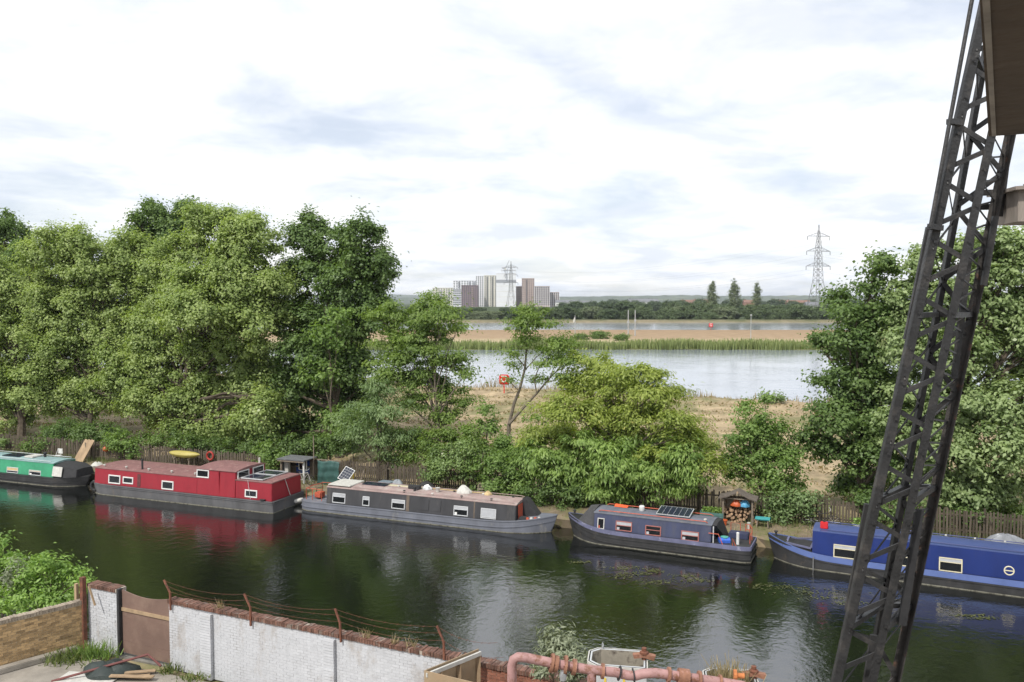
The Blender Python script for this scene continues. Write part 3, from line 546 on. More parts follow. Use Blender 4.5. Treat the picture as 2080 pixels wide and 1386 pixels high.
def hull_fn(L, hw, free, bowlen, rise, sternlen, sternw, bowmin=.05):
    def w(x):
        if x < sternlen: q = 1 - x / sternlen; return hw * (1 - (1 - sternw) * q ** 2.2)
        if x > L - bowlen: q = (x - (L - bowlen)) / bowlen; return hw * (1 - (1 - bowmin) * q ** 2.1)
        return hw
    def zg(x):
        q = max(0, (x - (L - bowlen * 1.5)) / (bowlen * 1.5)); return free + rise * q ** 2.2
    return w, zg
def make_hull(root, L, hw, free, bowlen, rise, sternlen, sternw, flip, mt, band=None, band_h=.24, strakes=(.62,), strake_mat=None, rake=.5, bowmin=.05):
    w, zg = hull_fn(L, hw, free, bowlen, rise, sternlen, sternw, bowmin)
    X = sorted(set([0, .08, .2, .4, .7, 1.0] + [i * L / 16 for i in range(1, 16)] + [L - bowlen * (1 - k / 9) for k in range(10)]))
    fx = (lambda x: L - x) if flip else (lambda x: x)
    def q(x): return max(0, (x - (L - bowlen)) / bowlen)
    secs = [[(fx(x - rk * rake * q(x) ** 1.5), sy * w(x) * f, z) for (sy, f, z, rk) in ((-1, 1, zg(x), 0), (-1, .985, zg(x) * .45, .35), (-1, .96, -.05, .8), (-1, .9, -.55, 1), (1, .9, -.55, 1), (1, .96, -.05, .8), (1, .985, zg(x) * .45, .35), (1, 1, zg(x), 0))] for x in X]
    MB().loft(secs).build('hull', mt, root, smooth=True)
    def side_strip(name, f0, f1, off, m2, zabs=None):
        mb = MB()
        for sy in (-1, 1):
            ss = []
            for x in X:
                z0, z1 = (zg(x) - f1, zg(x) - f0) if zabs is None else zabs
                rk = rake * q(x) ** 1.5 * (1 - z0 / zg(x)) * .7; yy = w(x) + off
                ss.append([(fx(x - rk), sy * yy, z0), (fx(x - rk * .8), sy * yy, z1), (fx(x - rk * .8), sy * (yy - .05 - off), z1), (fx(x - rk), sy * (yy - .05 - off), z0)])
            mb.loft(ss)
        # across the stern
        z0, z1 = (free - f1, free - f0) if zabs is None else zabs
        mb.bar((fx(-off * .5), -w(0) * .98, (z0 + z1) / 2), (fx(-off * .5), w(0) * .98, (z0 + z1) / 2), abs(off) * 2 + .02, z1 - z0)
        return mb.build(name, m2, root)
    if band: side_strip('gunwale_band', -.015, band_h, .012, band)
    for f in strakes: side_strip('rubbing_strake', free * f - .025, free * f + .025, .03, strake_mat or mt)
    side_strip('waterline_mark', 0, 0, .006, M_scum, (-.06, .035))
    return w, zg, fx
def cabin(root, x0, x1, hb, ht, z0, z1, mt, roofmat, camber=.09, over=.03, name='cabin', slope0=0, slope1=0):
    MB().loft([[(x0 + slope0 * 0, -hb, z0), (x0 + slope0, -ht, z1), (x0 + slope0, ht, z1), (x0, hb, z0)], [(x1, -hb, z0), (x1 + slope1, -ht, z1), (x1 + slope1, ht, z1), (x1, hb, z0)]]).build(name, mt, root, bevel=.02)
    pr = [(y, z1 + .012 + camber * (1 - (y / ht) ** 2)) for y in np.linspace(-ht - over, ht + over, 9)]
    a, b = x0 + slope0 - over, x1 + slope1 + over
    secs = [[(x, y, z) for y, z in pr] + [(x, ht + over, z1 - .03), (x, -ht - over, z1 - .03)] for x in (a, b)]
    return MB().loft(secs).build('roof', roofmat, root, smooth=True)
def window(root, xc, zc, w, h, yside, tilt, fm, pane=None, divider=.38, upper=None, fw=.045, lower=None, name='window'):
    """window on the camera-side wall; sits on the tilted side as a sub-assembly of frame, pane and blind"""
    M = Matrix.Translation((xc, yside, zc)) @ Matrix.Rotation(tilt, 4, 'X')
    mb = MB(); a, b = w / 2, h / 2
    mb.box(-a, a, -.03, .02, b - fw, b); mb.box(-a, a, -.03, .02, -b, -b + fw); mb.box(-a, -a + fw, -.03, .02, -b + fw, b - fw); mb.box(a - fw, a, -.03, .02, -b + fw, b - fw)
    if divider: z = b - h * divider; mb.box(-a + fw, a - fw, -.025, .015, z - .018, z + .018)
    f = mb.build(name, fm, root, bevel=.008, M=M)
    MB().box(-a + fw, a - fw, -.012, .012, -b + fw, b - fw).build('pane', pane or M_glass, f, M=M)
    if upper: MB().box(-a + fw, a - fw, -.016, -.0125, b - h * (divider or .4) + .02, b - fw).build('blind', upper, f, M=M)
    if lower: MB().box(-a + fw + .02, -a + fw + .02 + w * .16, -.016, -.0125, -b + fw, -b + fw + h * .25).build('curtain', lower, f, M=M)
    return f
class Boat:
    """frame of a moored boat: its camera-side waterline runs between two points of the water surface"""
    def __init__(s, name, label, P0, P1, beam):
        s.P0 = Vector(P0); s.P0.z = 0; d = Vector(P1) - s.P0; d.z = 0; s.L = d.length; s.u = d.normalized(); s.n = Vector((-s.u.y, s.u.x, 0)); s.b = beam
        s.a = math.atan2(s.u.y, s.u.x); s.root = empty(name, s.P0 + s.n * beam / 2, s.a, label, 'boat', 'boats moored along the towpath')
    def hit(s, px, py, inset=0.0):
        d = ray(px, py); q = s.P0 + s.n * inset; return C0 + d * ((q - C0).dot(s.n) / d.dot(s.n))
    def lx(s, px, py, inset=0.0): return (s.hit(px, py, inset) - s.P0).dot(s.u)
    def lz(s, px, py, inset=0.0): return s.hit(px, py, inset).z
    def at(s, x, y, z): return s.P0 + s.u * x + s.n * y + Vector((0, 0, z))
def win_px(b, x0, y0, x1, y1, z0, z1, hb, ht, fm, **k):
    ins = b.b / 2 - (hb + ht) / 2; xa, xb = b.lx(x0, (y0 + y1) / 2, ins), b.lx(x1, (y0 + y1) / 2, ins); cx, cy = (x0 + x1) / 2, (y0 + y1) / 2
    zc = b.lz(cx, cy, ins); D = b.hit(cx, cy, ins).y
    h = (y1 - y0) / FPX * D * 1.02 - (xb - xa) * .08; q = (zc - z0) / (z1 - z0); yy = -(hb + (ht - hb) * q)
    return window(b.root, (xa + xb) / 2, zc, xb - xa, max(.25, h), yy - .004, -math.atan((hb - ht) / (z1 - z0)), fm, **k)
def rail(root, pts, r, mt, name='handrail'): return MB().tube(pts, r, 7).build(name, mt, root, smooth=True)

# --- green narrowboat at the left edge
b = Boat('narrowboat', 'green narrowboat with black canvas bow cover, cut off by the left edge', at_z(156, 994, 0) - W(19, 0), at_z(156, 994, 0), 2.1)
M_green = mat('green_boat_paint', (.04, .27, .14), .5, .2, 1.8, col2=(.035, .2, .11), c2=(.62, .8), s2=2)
w, zg, fx = make_hull(b.root, b.L, 1.05, .55, 2.6, .12, .8, .8, False, M_black, strakes=(.05, .62))
xc = b.lx(108, 965, .15)
cabin(b.root, 1.4, xc, .93, .84, .55, 1.47, M_green, mat('pale_teal_roof', (.22, .33, .33), .6, .25, 2))
for (x0, y0, x1, y1) in ((-130, 940, -90, 956), (-60, 943, -30, 958)): win_px(b, x0, y0, x1, y1, .55, 1.47, .93, .84, M_chrome)
win_px(b, 15, 948, 38, 962, .55, 1.47, .93, .84, M_chrome, upper=M_blind, divider=.6); win_px(b, 60, 954, 84, 967, .55, 1.47, .93, .84, M_chrome, upper=M_blind, divider=.3, lower=M_white)
rail(b.root, [(1.6, -.8, 1.57), (xc - .3, -.8, 1.57)], .018, M_chrome); rail(b.root, [(1.6, .8, 1.57), (xc - .3, .8, 1.57)], .018, M_chrome)
m = MB(); a = xc + .02
m.loft([[(a, -.95, .6), (a, -.8, 1.35), (a, 0, 1.5), (a, .8, 1.35), (a, .95, .6)], [(a + 1.0, -.95, .62), (a + 1, -.78, 1.28), (a + 1, 0, 1.38), (a + 1, .78, 1.28), (a + 1, .95, .62)], [(a + 1.75, -.72, .66), (a + 1.7, -.6, 1.12), (a + 1.7, 0, 1.16), (a + 1.7, .6, 1.12), (a + 1.75, .72, .66)]]).build('bow_cover', M_canvas, b.root, smooth=True)
MB().box(-.42, .42, -.02, .0, -.32, .32).build('door_panel', M_dirtwhite, b.root, bevel=.01, M=Matrix.Translation((a + .42, -.96, .98)) @ Matrix.Rotation(-.2, 4, 'X'))
MB().lathe((xc - 2.0, .2, 1.5), [(.09, 0), (.09, .3), (.13, .3), (.13, .36), (.03, .42)], 10).build('chimney', M_canvas, b.root, smooth=True)
MB().box(xc - 5.2, xc - 3.6, -.45, .45, 1.57, 1.61).build('solar_panel', M_pv, b.root, bevel=.008)
MB().box(xc - 3.2, xc - 2.4, -.4, .4, 1.55, 1.67).build('roof_hatch', M_dirtwhite, b.root, bevel=.03)

# --- red wide-beam houseboat
b = Boat('houseboat', 'red wide houseboat with raised wheelhouse and dark grey hull', at_z(178, 1002, 0), at_z(553, 1044, 0), 3.05)
M_red = mat('red_boat_paint', (.27, .014, .026), .5, .18, 1.6, .1, 8, col2=(.15, .022, .024), c2=(.52, .78), s2=1.6, stretch=(1, 1, .35))
M_redroof = mat('faded_red_roof', (.20, .10, .095), .75, .22, 2.5, col2=(.36, .25, .22), c2=(.56, .7), s2=4)
M_dgrey = mat('dark_grey_hull', (.10, .10, .105), .6, .25, 1.6, .15, 18, col2=(.16, .125, .095), c2=(.58, .74), s2=1.3, stretch=(1, 1, .4))
w, zg, fx = make_hull(b.root, b.L, 1.525, .64, 1.3, .08, .25, .97, True, M_dgrey, strakes=(.02, .16), rake=.25, bowmin=.72)
L = b.L; hb, ht = 1.4, 1.33; zl = .64
xw0, xw1, xr1 = b.lx(400, 980, .15), b.lx(478, 990, .15), L - .12
x0 = .45
cabin(b.root, x0, xw0, hb, ht, zl, 1.62, M_red, M_redroof, camber=.08)
cabin(b.root, xw0 + .01, xw1, hb + .03, ht, zl, 2.16, M_red, M_redroof, camber=.12, name='wheelhouse', over=.06)
cabin(b.root, xw1 + .01, xr1, hb, ht + .02, zl, 1.70, M_red, M_redroof, camber=.03, name='rear_cabin')
MB().box(b.lx(444, 980, .1) - .02, b.lx(444, 980, .1) + .02, -1.425, -1.37, zl + .05, 2.12).build('wheelhouse_seam', M_red, b.root, M=Matrix.Translation((0, 0, 0)))
for (q, z1, h1) in (((221, 964, 245, 984), 1.63, hb), ((250, 968, 271, 984), 1.63, hb), ((329, 976, 353, 996), 1.63, hb), ((399, 953, 424, 972), 2.16, hb + .03), ((498, 994, 523, 1012), 1.70, hb)):
    win_px(b, *q, zl, z1, h1, ht, M_white, divider=None, fw=.075)
# wheelhouse windows facing the rear
for y in (-.72, .62):
    M = Matrix.Translation((xw1 + .05, y, 1.93)) @ Matrix.Rotation(math.pi / 2, 4, 'Z')
    m = MB(); m.box(-.5, .5, -.03, .02, .15, .21); m.box(-.5, .5, -.03, .02, -.21, -.15); m.box(-.5, -.44, -.03, .02, -.15, .15); m.box(.44, .5, -.03, .02, -.15, .15)
    f = m.build('window', M_white, b.root, M=M); MB().box(-.44, .44, -.012, .012, -.15, .15).build('pane', M_glass, f, M=M)
for y0, y1 in ((-1.15, .05), (.15, 1.2)):
    m = MB(); xa, xb = xw1 + .25, xw1 + 1.75
    for (p, q) in (((xa, y0), (xb, y0)), ((xb, y0), (xb, y1)), ((xb, y1), (xa, y1)), ((xa, y1), (xa, y0))): m.bar((*p, 1.79), (*q, 1.79), .05, .06)
    f = m.build('solar_panel', M_chrome, b.root); MB().box(xa + .03, xb - .03, y0 + .03, y1 - .03, 1.77, 1.795).build('cells', M_pv, f)
MB().tube([(b.lx(286, 950, .5), -.9, 1.6), (b.lx(286, 950, .5), -.9, 2.3)], .06, 10).build('chimney', M_canvas, b.root, smooth=True)
MB().tube([(xw1 - .15, 1.0, 2.24), (xw1 - .15, 1.0, 2.55)], .06, 10).build('roof_vent', M_dirtwhite, b.root, smooth=True)
xs_ = b.lx(282, 980, .15); MB().box(xs_ - .12, xs_ + .14, -.006, 0, -.38, .38).build('soot_stain', mat('soot_streak', (.10, .03, .03), .8, .5, 6), b.root, M=Matrix.Translation((0, -1.375, zl + .45)) @ Matrix.Rotation(-.077, 4, 'X'))
for x in np.linspace(x0 + .5, xw0 - .4, 5): MB().lathe((float(x), -1.05, 1.69), [(.05, 0), (.05, .08), (.08, .08), (.07, .12)], 8).build('mushroom_vent', M_dirtwhite, b.root, smooth=True)
MB().box(.12, x0 - .02, -.9, .9, .64, 1.17).build('bow_locker', M_red, b.root, bevel=.03)
rail(b.root, [(xw1 + .9, -1.39, 1.74), (xw1 + 1.1, -1.43, .67)], .012, M_chrome, 'mooring_rope'); rail(b.root, [(L - .1, -.2, 1.74), (L - .02, .2, .67)], .02, M_dirtwhite, 'mooring_rope')
MB().lathe((L - .7, -1.45, .65), [(.11, 0), (.11, .06), (.18, .06), (.18, .1)], 10).build('bollard', M_canvas, b.root, smooth=True)
MB().bar((L - .09, -.6, 1.6), (L - .09, -.15, 1.6), .04, .03).build('grab_rail', M_red, b.root)
MB().bar((L - .09, .35, 1.62), (L - .09, .8, 1.62), .04, .03).build('grab_rail', M_red, b.root)
tag(MB().ring((0, 0, 0), (.25, 1, 0), .26, .09, 20, 8).build('tyre_fender', mat('tyre_rubber', (.02, .02, .021), .8, .3, 8), smooth=True), 'black tyre fender hanging at the left end of the red boat', 'fender').location = b.at(.30, .28, .42)
o = MB().lathe((0, 0, -.3), [(.03, 0), (.11, .06), (.13, .2), (.13, .42), (.1, .54), (.03, .6)], 12).build('boat_fender', M_dirtwhite, smooth=True); o.rotation_euler = (0, 1.35, .3)
o.location = b.at(b.L + .22, 2.2, .28); tag(o, 'white sausage fender between the red boat and the black narrowboat', 'fender')

# --- black narrowboat with faded red roof
b = Boat('narrowboat', 'long weathered black narrowboat with faded pink roof and grey hull', at_z(607, 1036, 0), at_z(1119, 1093, 0), 2.1)
M_bcab = mat('weathered_black_cabin', (.038, .038, .042), .55, .35, 1.0, .1, 20, col2=(.13, .12, .105), c2=(.54, .82), s2=1.3, stretch=(1, 1, .22))
M_ghull = mat('blue_grey_hull', (.145, .155, .185), .6, .22, 1.2, .15, 18, col2=(.30, .28, .25), c2=(.58, .76), s2=1.4, stretch=(1, 1, .5))
M_pink = mat('faded_pink_roof', (.31, .225, .21), .75, .22, 1.5, col2=(.37, .32, .29), c2=(.5, .66), s2=2.2)
w, zg, fx = make_hull(b.root, b.L, 1.05, .53, 2.9, .40, .7, .72, False, M_ghull, strakes=(.0, .55))
hb, ht, zl, zt = .94, .82, .53, 1.45
xa, xb = b.lx(663, 1000, .15), b.lx(1047, 1060, .15)
cabin(b.root, xa, xb, hb, ht, zl, zt, M_bcab, M_pink, camber=.10)
for i, q in enumerate(((676, 1001, 702, 1023), (737, 1008, 751, 1028), (796, 1014, 823, 1035), (922, 1027, 951, 1049), (977, 1032, 1008, 1055))):
    win_px(b, *q, zl, zt, hb, ht, M_chrome, upper=M_curt if i != 4 else M_curt, divider=.36 if i != 4 else .85, lower=M_white if i in (3,) else None)
xm = b.lx(872, 1040, .15)
for i, xx in enumerate((xm - .36, xm + .36)): MB().box(-.33, .33, -.02, 0, -.3, .3).build('side_hatch', M_bcab, b.root, bevel=.008, M=Matrix.Translation((xx, -.885, 1.0)) @ Matrix.Rotation(-.124, 4, 'X'))
rust = mat('rust_streak', (.115, .09, .07), .85, .5, 3, stretch=(1, 1, .3))
for px_, ww in ((828, .09), (963, .04)):
    xx = b.lx(px_, 1040, .15); MB().box(-ww, ww, -.004, 0, -.44, .44).build('rust_streak', rust, b.root, M=Matrix.Translation((xx, -.882, .99)) @ Matrix.Rotation(-.124, 4, 'X'))
MB().box(xa + .0, xa + 1.5, -.78, .78, zt + .085, zt + .15).build('sliding_hatch', M_dirtwhite, b.root, bevel=.03)
MB().box(xa + 1.8, xa + 3.3, -.05, .6, zt + .12, zt + .16).build('solar_panel', M_pv, b.root, bevel=.006)
for sy in (-1, 1): rail(b.root, [(xa + 1.6, sy * .74, zt + .10)] + [(lerp(xa + 1.8, xb - .3, i / 6), sy * .74, zt + .12) for i in range(7)] + [(xb - .1, sy * .74, zt + .08)], .018, M_pink)
for i in range(9): MB().lathe((lerp(xa + 4, xb - .6, i / 8), -.62 if i % 2 else .3, zt + .05), [(.05, 0), (.05, .07), (.08, .08), (.06, .12)], 8).build('mushroom_vent', M_canvas if i % 3 else M_dirtwhite, b.root, smooth=True)
MB().lathe((b.lx(838, 1005, .5), -.3, zt + .06), [(.07, 0), (.07, .22), (.1, .22), (.1, .27)], 10).build('chimney', M_canvas, b.root, smooth=True)
# front bulkhead, red door, canvas cratch
MB().box(xb + .035, xb + .06, -.62, .02, .62, 1.4).build('front_door', M_rustred, b.root, bevel=.01)
MB().loft([[(xb + .03, .05, .62), (xb + .03, .05, 1.62), (xb + .03, .8, 1.56), (xb + .03, .9, .62)], [(xb + .35, .05, .62), (xb + .2, .05, 1.58), (xb + .2, .8, 1.5), (xb + .42, .9, .62)], [(xb + 1.05, .1, .62), (xb + .9, .15, .70), (xb + .9, .7, .70), (xb + 1.05, .8, .62)]]).build('cratch_cover', M_canvas, b.root, smooth=True)
MB().box(xb + .1, xb + .5, -.72, -.3, .6, .78).build('well_locker', M_canvas, b.root, bevel=.02)
for i in range(4): MB().lathe((xb + .55 + .18 * i, -.6 + .1 * i, .62), [(.08, 0), (.1, .1), (.06, .18)], 8).build('deck_pot', M_dirtwhite if i % 2 else M_rustred, b.root, smooth=True)
# red stern rails with bicycle-like clutter behind
for (pp) in ([(.35, -.8, .6), (.35, -.8, 1.25), (xa - .35, -.86, 1.25), (xa - .35, -.86, .6)], [(.35, .8, .6), (.35, .8, 1.25), (xa - .35, .86, 1.25), (xa - .35, .86, .6)], [(.35, -.8, 1.22), (.2, 0, 1.22), (.35, .8, 1.22)], [(.8, -.84, .6), (.8, -.84, 1.25)]): rail(b.root, pp, .022, M_rustred, 'stern_rail')
MB().box(.55, .95, -.3, .2, .6, .9).build('stern_locker', M_rustred, b.root, bevel=.02)
MB().tube([(.4, .1, .6), (.42, .1, 1.05), (.85, .12, 1.18)], .025, 7).build('tiller', M_canvas, b.root, smooth=True)

# things lying on the black narrowboat's roof
def on_roof(o, x, y, label, cat, rz=0.0): o.location = b.at(x, 1.05 + y, zt + .115 - .1 * (y / .82) ** 2 + .004); o.rotation_euler = (0, 0, b.a + rz); tag(o, label, cat, 'things on the black narrowboat roof')
def blob(rx, ry, h, mt, seed, name):
    rs = random.Random(seed); ph = [rs.uniform(0, 6) for _ in range(4)]
    return MB().loft([[(math.cos(a) * rx * k * (1 + .2 * math.sin(3 * a + ph[0]) + .1 * math.sin(8 * a + ph[1] + j)), math.sin(a) * ry * k * (1 + .15 * math.sin(4 * a + ph[2])), h * z + (.03 * math.sin(5 * a + ph[3] + j) if j else 0)) for a in np.linspace(0, 2 * math.pi, 18, endpoint=False)] for j, (z, k) in enumerate(((0, 1.0), (.3, .95), (.65, .6), (.9, .3), (1.0, .06)))]).build(name, mt, smooth=True)
on_roof(blob(.42, .3, .42, M_dirtwhite, 21, 'sack'), b.lx(936, 1010, 1.0), .25, 'peaked pale sack on the roof of the black narrowboat', 'sack')
on_roof(blob(.3, .22, .26, M_chrome, 22, 'sack'), b.lx(862, 1004, 1.0), .3, 'small grey bundle on the middle of the black narrowboat roof', 'bundle')
on_roof(blob(.22, .2, .2, M_blind, 23, 'sack'), b.lx(985, 1016, 1.0), .35, 'tan bundle near the front of the black narrowboat roof', 'bundle')
on_roof(MB().tube([(-2.2, 0, .03), (2.2, .05, .03)], .025, 8).build('boat_pole', M_blind, smooth=True), b.lx(900, 1005, 1.0), .52, 'long wooden boat pole lying on the black narrowboat roof', 'pole')
on_roof(MB().box(-1.1, 1.1, -.11, .11, 0, .04).build('gang_plank', M_cream), b.lx(815, 1000, 1.0), .5, 'wooden gang plank lying on the roof of the black narrowboat', 'plank', .03)
on_roof(MB().lathe((0, 0, 0), [(.1, 0), (.13, .22), (.14, .23), (.11, .23)], 12).build('bucket', M_dirtwhite, smooth=True), b.lx(890, 1005, 1.0), -.1, 'small white bucket on the roof of the black narrowboat', 'bucket')
on_roof(MB().box(-.35, .35, -.16, .16, 0, .2).build('crate', M_canvas, bevel=.02), b.lx(840, 1000, 1.0), .1, 'low black crate on the roof of the black narrowboat', 'crate')

# --- dark blue narrowboat
b = Boat('narrowboat', 'dark blue narrowboat with red window trim, tilted solar panel and railed stern', at_z(1139, 1096.5, 0), at_z(1523, 1146, 0), 2.1)
M_dblue = mat('dull_navy_paint', (.036, .044, .090), .55, .25, 1.6, .1, 8, col2=(.07, .072, .10), c2=(.52, .74), s2=1.8, stretch=(1, 1, .3))
M_lav = mat('lavender_gunwale', (.12, .125, .205), .6, .22, 2, col2=(.36, .36, .45), c2=(.58, .72), s2=3)
M_groof = mat('grey_blue_roof', (.115, .125, .155), .8, .25, 2, col2=(.17, .16, .16), c2=(.55, .7), s2=3)
w, zg, fx = make_hull(b.root, b.L, 1.05, .72, 2.3, .42, .5, .85, True, M_black, band=M_lav, band_h=.17, strakes=(.42, .78))
hb, ht, zl, zt = .92, .80, .72, 1.52
xa, xb = b.lx(1206, 1070, .15), b.lx(1444, 1095, .15); L = b.L
cabin(b.root, xa, xb, hb, ht, zl, zt, M_dblue, M_groof, camber=.09)
M_redtrim = mat('red_window_trim', (.33, .12, .10), .6, .2, 6)
for i, q in enumerate(((1214, 1052, 1228, 1075), (1251, 1058, 1284, 1080), (1311, 1067, 1343, 1089), (1384, 1078, 1420, 1100))):
    win_px(b, *q, zl, zt, hb, ht, M_redtrim if i else M_dirtwhite, upper=(M_curt if i in (1, 3) else None), divider=.45 if i else None, lower=M_curt if i else M_rustred)
for sy in (-1, 1): rail(b.root, [(xa + .2, sy * .70, zt + .06), (xa + .3, sy * .70, zt + .12), (xb - .3, sy * .70, zt + .12), (xb - .2, sy * .70, zt + .06)], .022, M_rustred)
m = MB(); c = Vector((b.lx(1370, 1050, 1.0), .1, zt + .24)); Mp = Matrix.Translation(c) @ Matrix.Rotation(.16, 4, 'X')
f = MB().box(-.82, .82, -.52, .52, -.02, .02).build('solar_panel', M_chrome, b.root, M=Mp)
for i in range(6):
    for j in range(4): MB().box(-.79 + i * .265, -.79 + i * .265 + .25, -.49 + j * .247, -.49 + j * .247 + .235, .018, .026).build('cell', M_pv, f, M=Mp)
for sx in (-.7, .7): MB().bar((c.x + sx, c.y + .4, zt + .05), (c.x + sx, c.y + .4, c.z + .1), .03, .03).build('panel_strut', M_chrome, b.root)
MB().loft([[(xa - .02, -.86, .8), (xa - .02, -.7, 1.6), (xa - .02, 0, 1.72), (xa - .02, .7, 1.6), (xa - .02, .86, .8)], [(xa - .6, -.78, .85), (xa - .45, -.6, 1.55), (xa - .45, 0, 1.66), (xa - .45, .6, 1.55), (xa - .6, .78, .85)], [(xa - 1.0, -.6, .9), (xa - .8, -.45, 1.15), (xa - .8, 0, 1.2), (xa - .8, .45, 1.15), (xa - 1.0, .6, .9)]]).build('bow_cover', mat('charcoal_canvas', (.055, .055, .058), .9, .3, 5, .4, 10), b.root, smooth=True)
MB().lathe((.35, 0, 1.15), [(.06, 0), (.06, .12), (.1, .12), (.1, .16)], 8).build('bow_bollard', M_canvas, b.root, smooth=True)
MB().lathe((b.lx(1301, 1042, .9), .1, zt + .1), [(.12, 0), (.14, .05), (.14, .22), (.1, .26)], 10, 'z').build('roof_canister', M_white, b.root, smooth=True)
MB().loft([[(b.lx(1245, 1035, 1.2), .35, zt + .1), (b.lx(1245, 1035, 1.2), .6, zt + .2), (b.lx(1245, 1035, 1.2), .75, zt + .1)], [(b.lx(1272, 1040, 1.2), .3, zt + .1), (b.lx(1272, 1040, 1.2), .55, zt + .17), (b.lx(1272, 1040, 1.2), .75, zt + .1)]]).build('orange_cover', mat('orange_tarp', (.62, .10, .03), .6, .15, 5), b.root)
MB().lathe((xb - .35, -.5, zt + .06), [(.05, 0), (.05, .1), (.08, .1), (.07, .14)], 8).build('mushroom_vent', M_dirtwhite, b.root, smooth=True)
MB().loft([[(xb + .03, -.78, zt), (xb + .03, -.2, zt + .1), (xb + .03, .78, zt), (xb + .03, .88, zl), (xb + .03, .2, zl)], [(xb + .22, -.74, zt - .02), (xb + .22, -.2, zt + .06), (xb + .24, .74, zt - .02), (xb + .5, .88, zl), (xb + .45, .3, zl)]]).build('stern_hood', M_canvas, b.root)
MB().tube([(xb + .1, -.86, zl), (xb + .1, -.84, zt - .03)], .03, 7).build('hood_post', M_chrome, b.root, smooth=True)
z0, z1 = zl, zl + .58
for pp in ([(xb - .1, -.95, z1 - .12), (xb + .35, -.95, z1 - .12), (xb + .55, -.95, z0)], [(xb + .6, .92, z0), (xb + .6, .92, z1), (xb + 1.05, .92, z1), (xb + 1.05, .92, z0)], [(xb + 1.3, .92, z0), (xb + 1.3, .92, z1), (L - .3, .85, z1), (L - .12, .3, z1), (L - .12, .3, z0)], [(L - .3, .85, z1), (L - .3, .85, z0)], [(L - .12, .3, z1 - .2), (L - .12, -.3, z1 - .2), (L - .12, -.3, z0)], [(xb + 1.0, -.95, z0), (xb + 1.0, -.95, z1 - .25), (xb + 1.15, -.95, z0)], [(L - .3, .85, z1 - .25), (xb + 1.3, .92, z1 - .25)]): rail(b.root, pp, .020, M_rustred, 'stern_rail')
MB().lathe((L - .62, -.62, zl), [(.07, 0), (.07, .52), (.075, .54), (.02, .57)], 10).build('white_stern_post', M_white, b.root, smooth=True)
MB().box(xb + .6, L - .3, .25, .85, zl, zl + .25).build('stern_bench', M_dblue, b.root, bevel=.02)
o = MB().lathe((0, 0, 0), [(.13, 0), (.17, .24), (.19, .25), (.17, .26)], 12).build('bucket', mat('teal_plastic', (.09, .36, .30), .5, .1, 4), smooth=True); o.location = b.at(L - 1.25, .55, zl + .002); tag(o, 'teal bucket on the stern deck of the dark blue narrowboat', 'bucket')
o = MB().loft([[(x_, y_ * k, z_) for x_, y_ in ((-.25, -.16), (.25, -.16), (.28, .16), (-.25, .18))] for z_, k in ((0, 1.0), (.14, 1.1), (.22, .5))]).build('bag', mat('bright_blue_bag', (.04, .13, .55), .5, .2, 6), smooth=True); o.location = b.at(xb + .55, .5, zl + .002); tag(o, 'bright blue bag on the stern deck of the dark blue narrowboat', 'bag')

# --- bright navy narrowboat at the right edge
b = Boat('narrowboat', 'glossy royal blue narrowboat with cream window frames behind the crane', at_z(1551, 1144, 0), at_z(2420, 1261, 0), 2.1)
M_navy = mat('glossy_royal_blue', (.013, .028, .135), .28, .16, 1.0, .05, 5, spec=.6, col2=(.03, .04, .14), c2=(.54, .8), s2=1.4, stretch=(1, 1, .35))
M_navyroof = mat('pale_blue_roof', (.06, .085, .21), .4, .12, 1.2)
M_lblue = mat('light_blue_gunwale', (.095, .14, .33), .4, .12, 1.5)
w, zg, fx = make_hull(b.root, b.L, 1.05, .64, 2.6, .50, .7, .8, True, M_black, band=M_lblue, band_h=.23, strakes=(.42,))
hb, ht, zl, zt = .93, .80, .64, 1.70
xa, xb = b.lx(1650, 1090, .15), b.L - 1.6
cabin(b.root, xa, xb, hb, ht, zl, zt, M_navy, M_navyroof, camber=.09, over=.0)
for q in ((1693, 1106, 1743, 1136), (1809, 1121, 1846, 1150), (1907, 1132, 1955, 1163)): win_px(b, *q, zl, zt, hb, ht, M_cream, upper=M_curt, divider=.32)
c = (b.lx(2050, 1160, .15), -.866, b.lz(2050, 1160, .15)); f = MB().ring((0, 0, 0), (0, 1, 0), .17, .032, 24, 8).build('porthole', M_cream, b.root, smooth=True, M=Matrix.Translation(c) @ Matrix.Rotation(-.124, 4, 'X'))
MB().lathe((0, 0, -.01), [(.16, 0), (.16, .02)], 20, 'y').build('pane', M_glass, f, M=Matrix.Translation(c) @ Matrix.Rotation(-.124, 4, 'X')); MB().box(-.15, .15, -.03, -.012, -.02, .02).build('divider', M_cream, f, M=Matrix.Translation(c) @ Matrix.Rotation(-.124, 4, 'X'))
for sy in (-1, 1): rail(b.root, [(xa + .3, sy * .72, zt + .03), (xa + .4, sy * .72, zt + .09), (xb - .3, sy * .72, zt + .09)], .02, M_navy)
for i in range(9): MB().box(-.04, .04, -.05, .05, 0, .06).build('rail_bracket', M_dirtwhite, b.root, bevel=.01, M=Matrix.Translation((lerp(xa + 2, xb - 1, i / 8), .70, zt + .05)))
MB().box(.75, xa - .02, -.55, .55, zg(b.L - .9) - .14, zg(b.L - .9) - .06).build('well_deck', M_canvas, b.root)
m = MB()
for p_, q_ in (((.9, -.5), (xa - .05, -.74)), ((xa - .05, -.74), (xa - .05, .74)), ((xa - .05, .74), (.9, .5)), ((.9, .5), (.9, -.5))): m.bar((*p_, .93), (*q_, .86), .09, .07)
m.build('well_coaming', M_lav, b.root)
MB().lathe((.38, 0, 1.12), [(.05, 0), (.05, .12), (.09, .12), (.09, .16)], 8).build('bow_bollard', M_canvas, b.root, smooth=True)
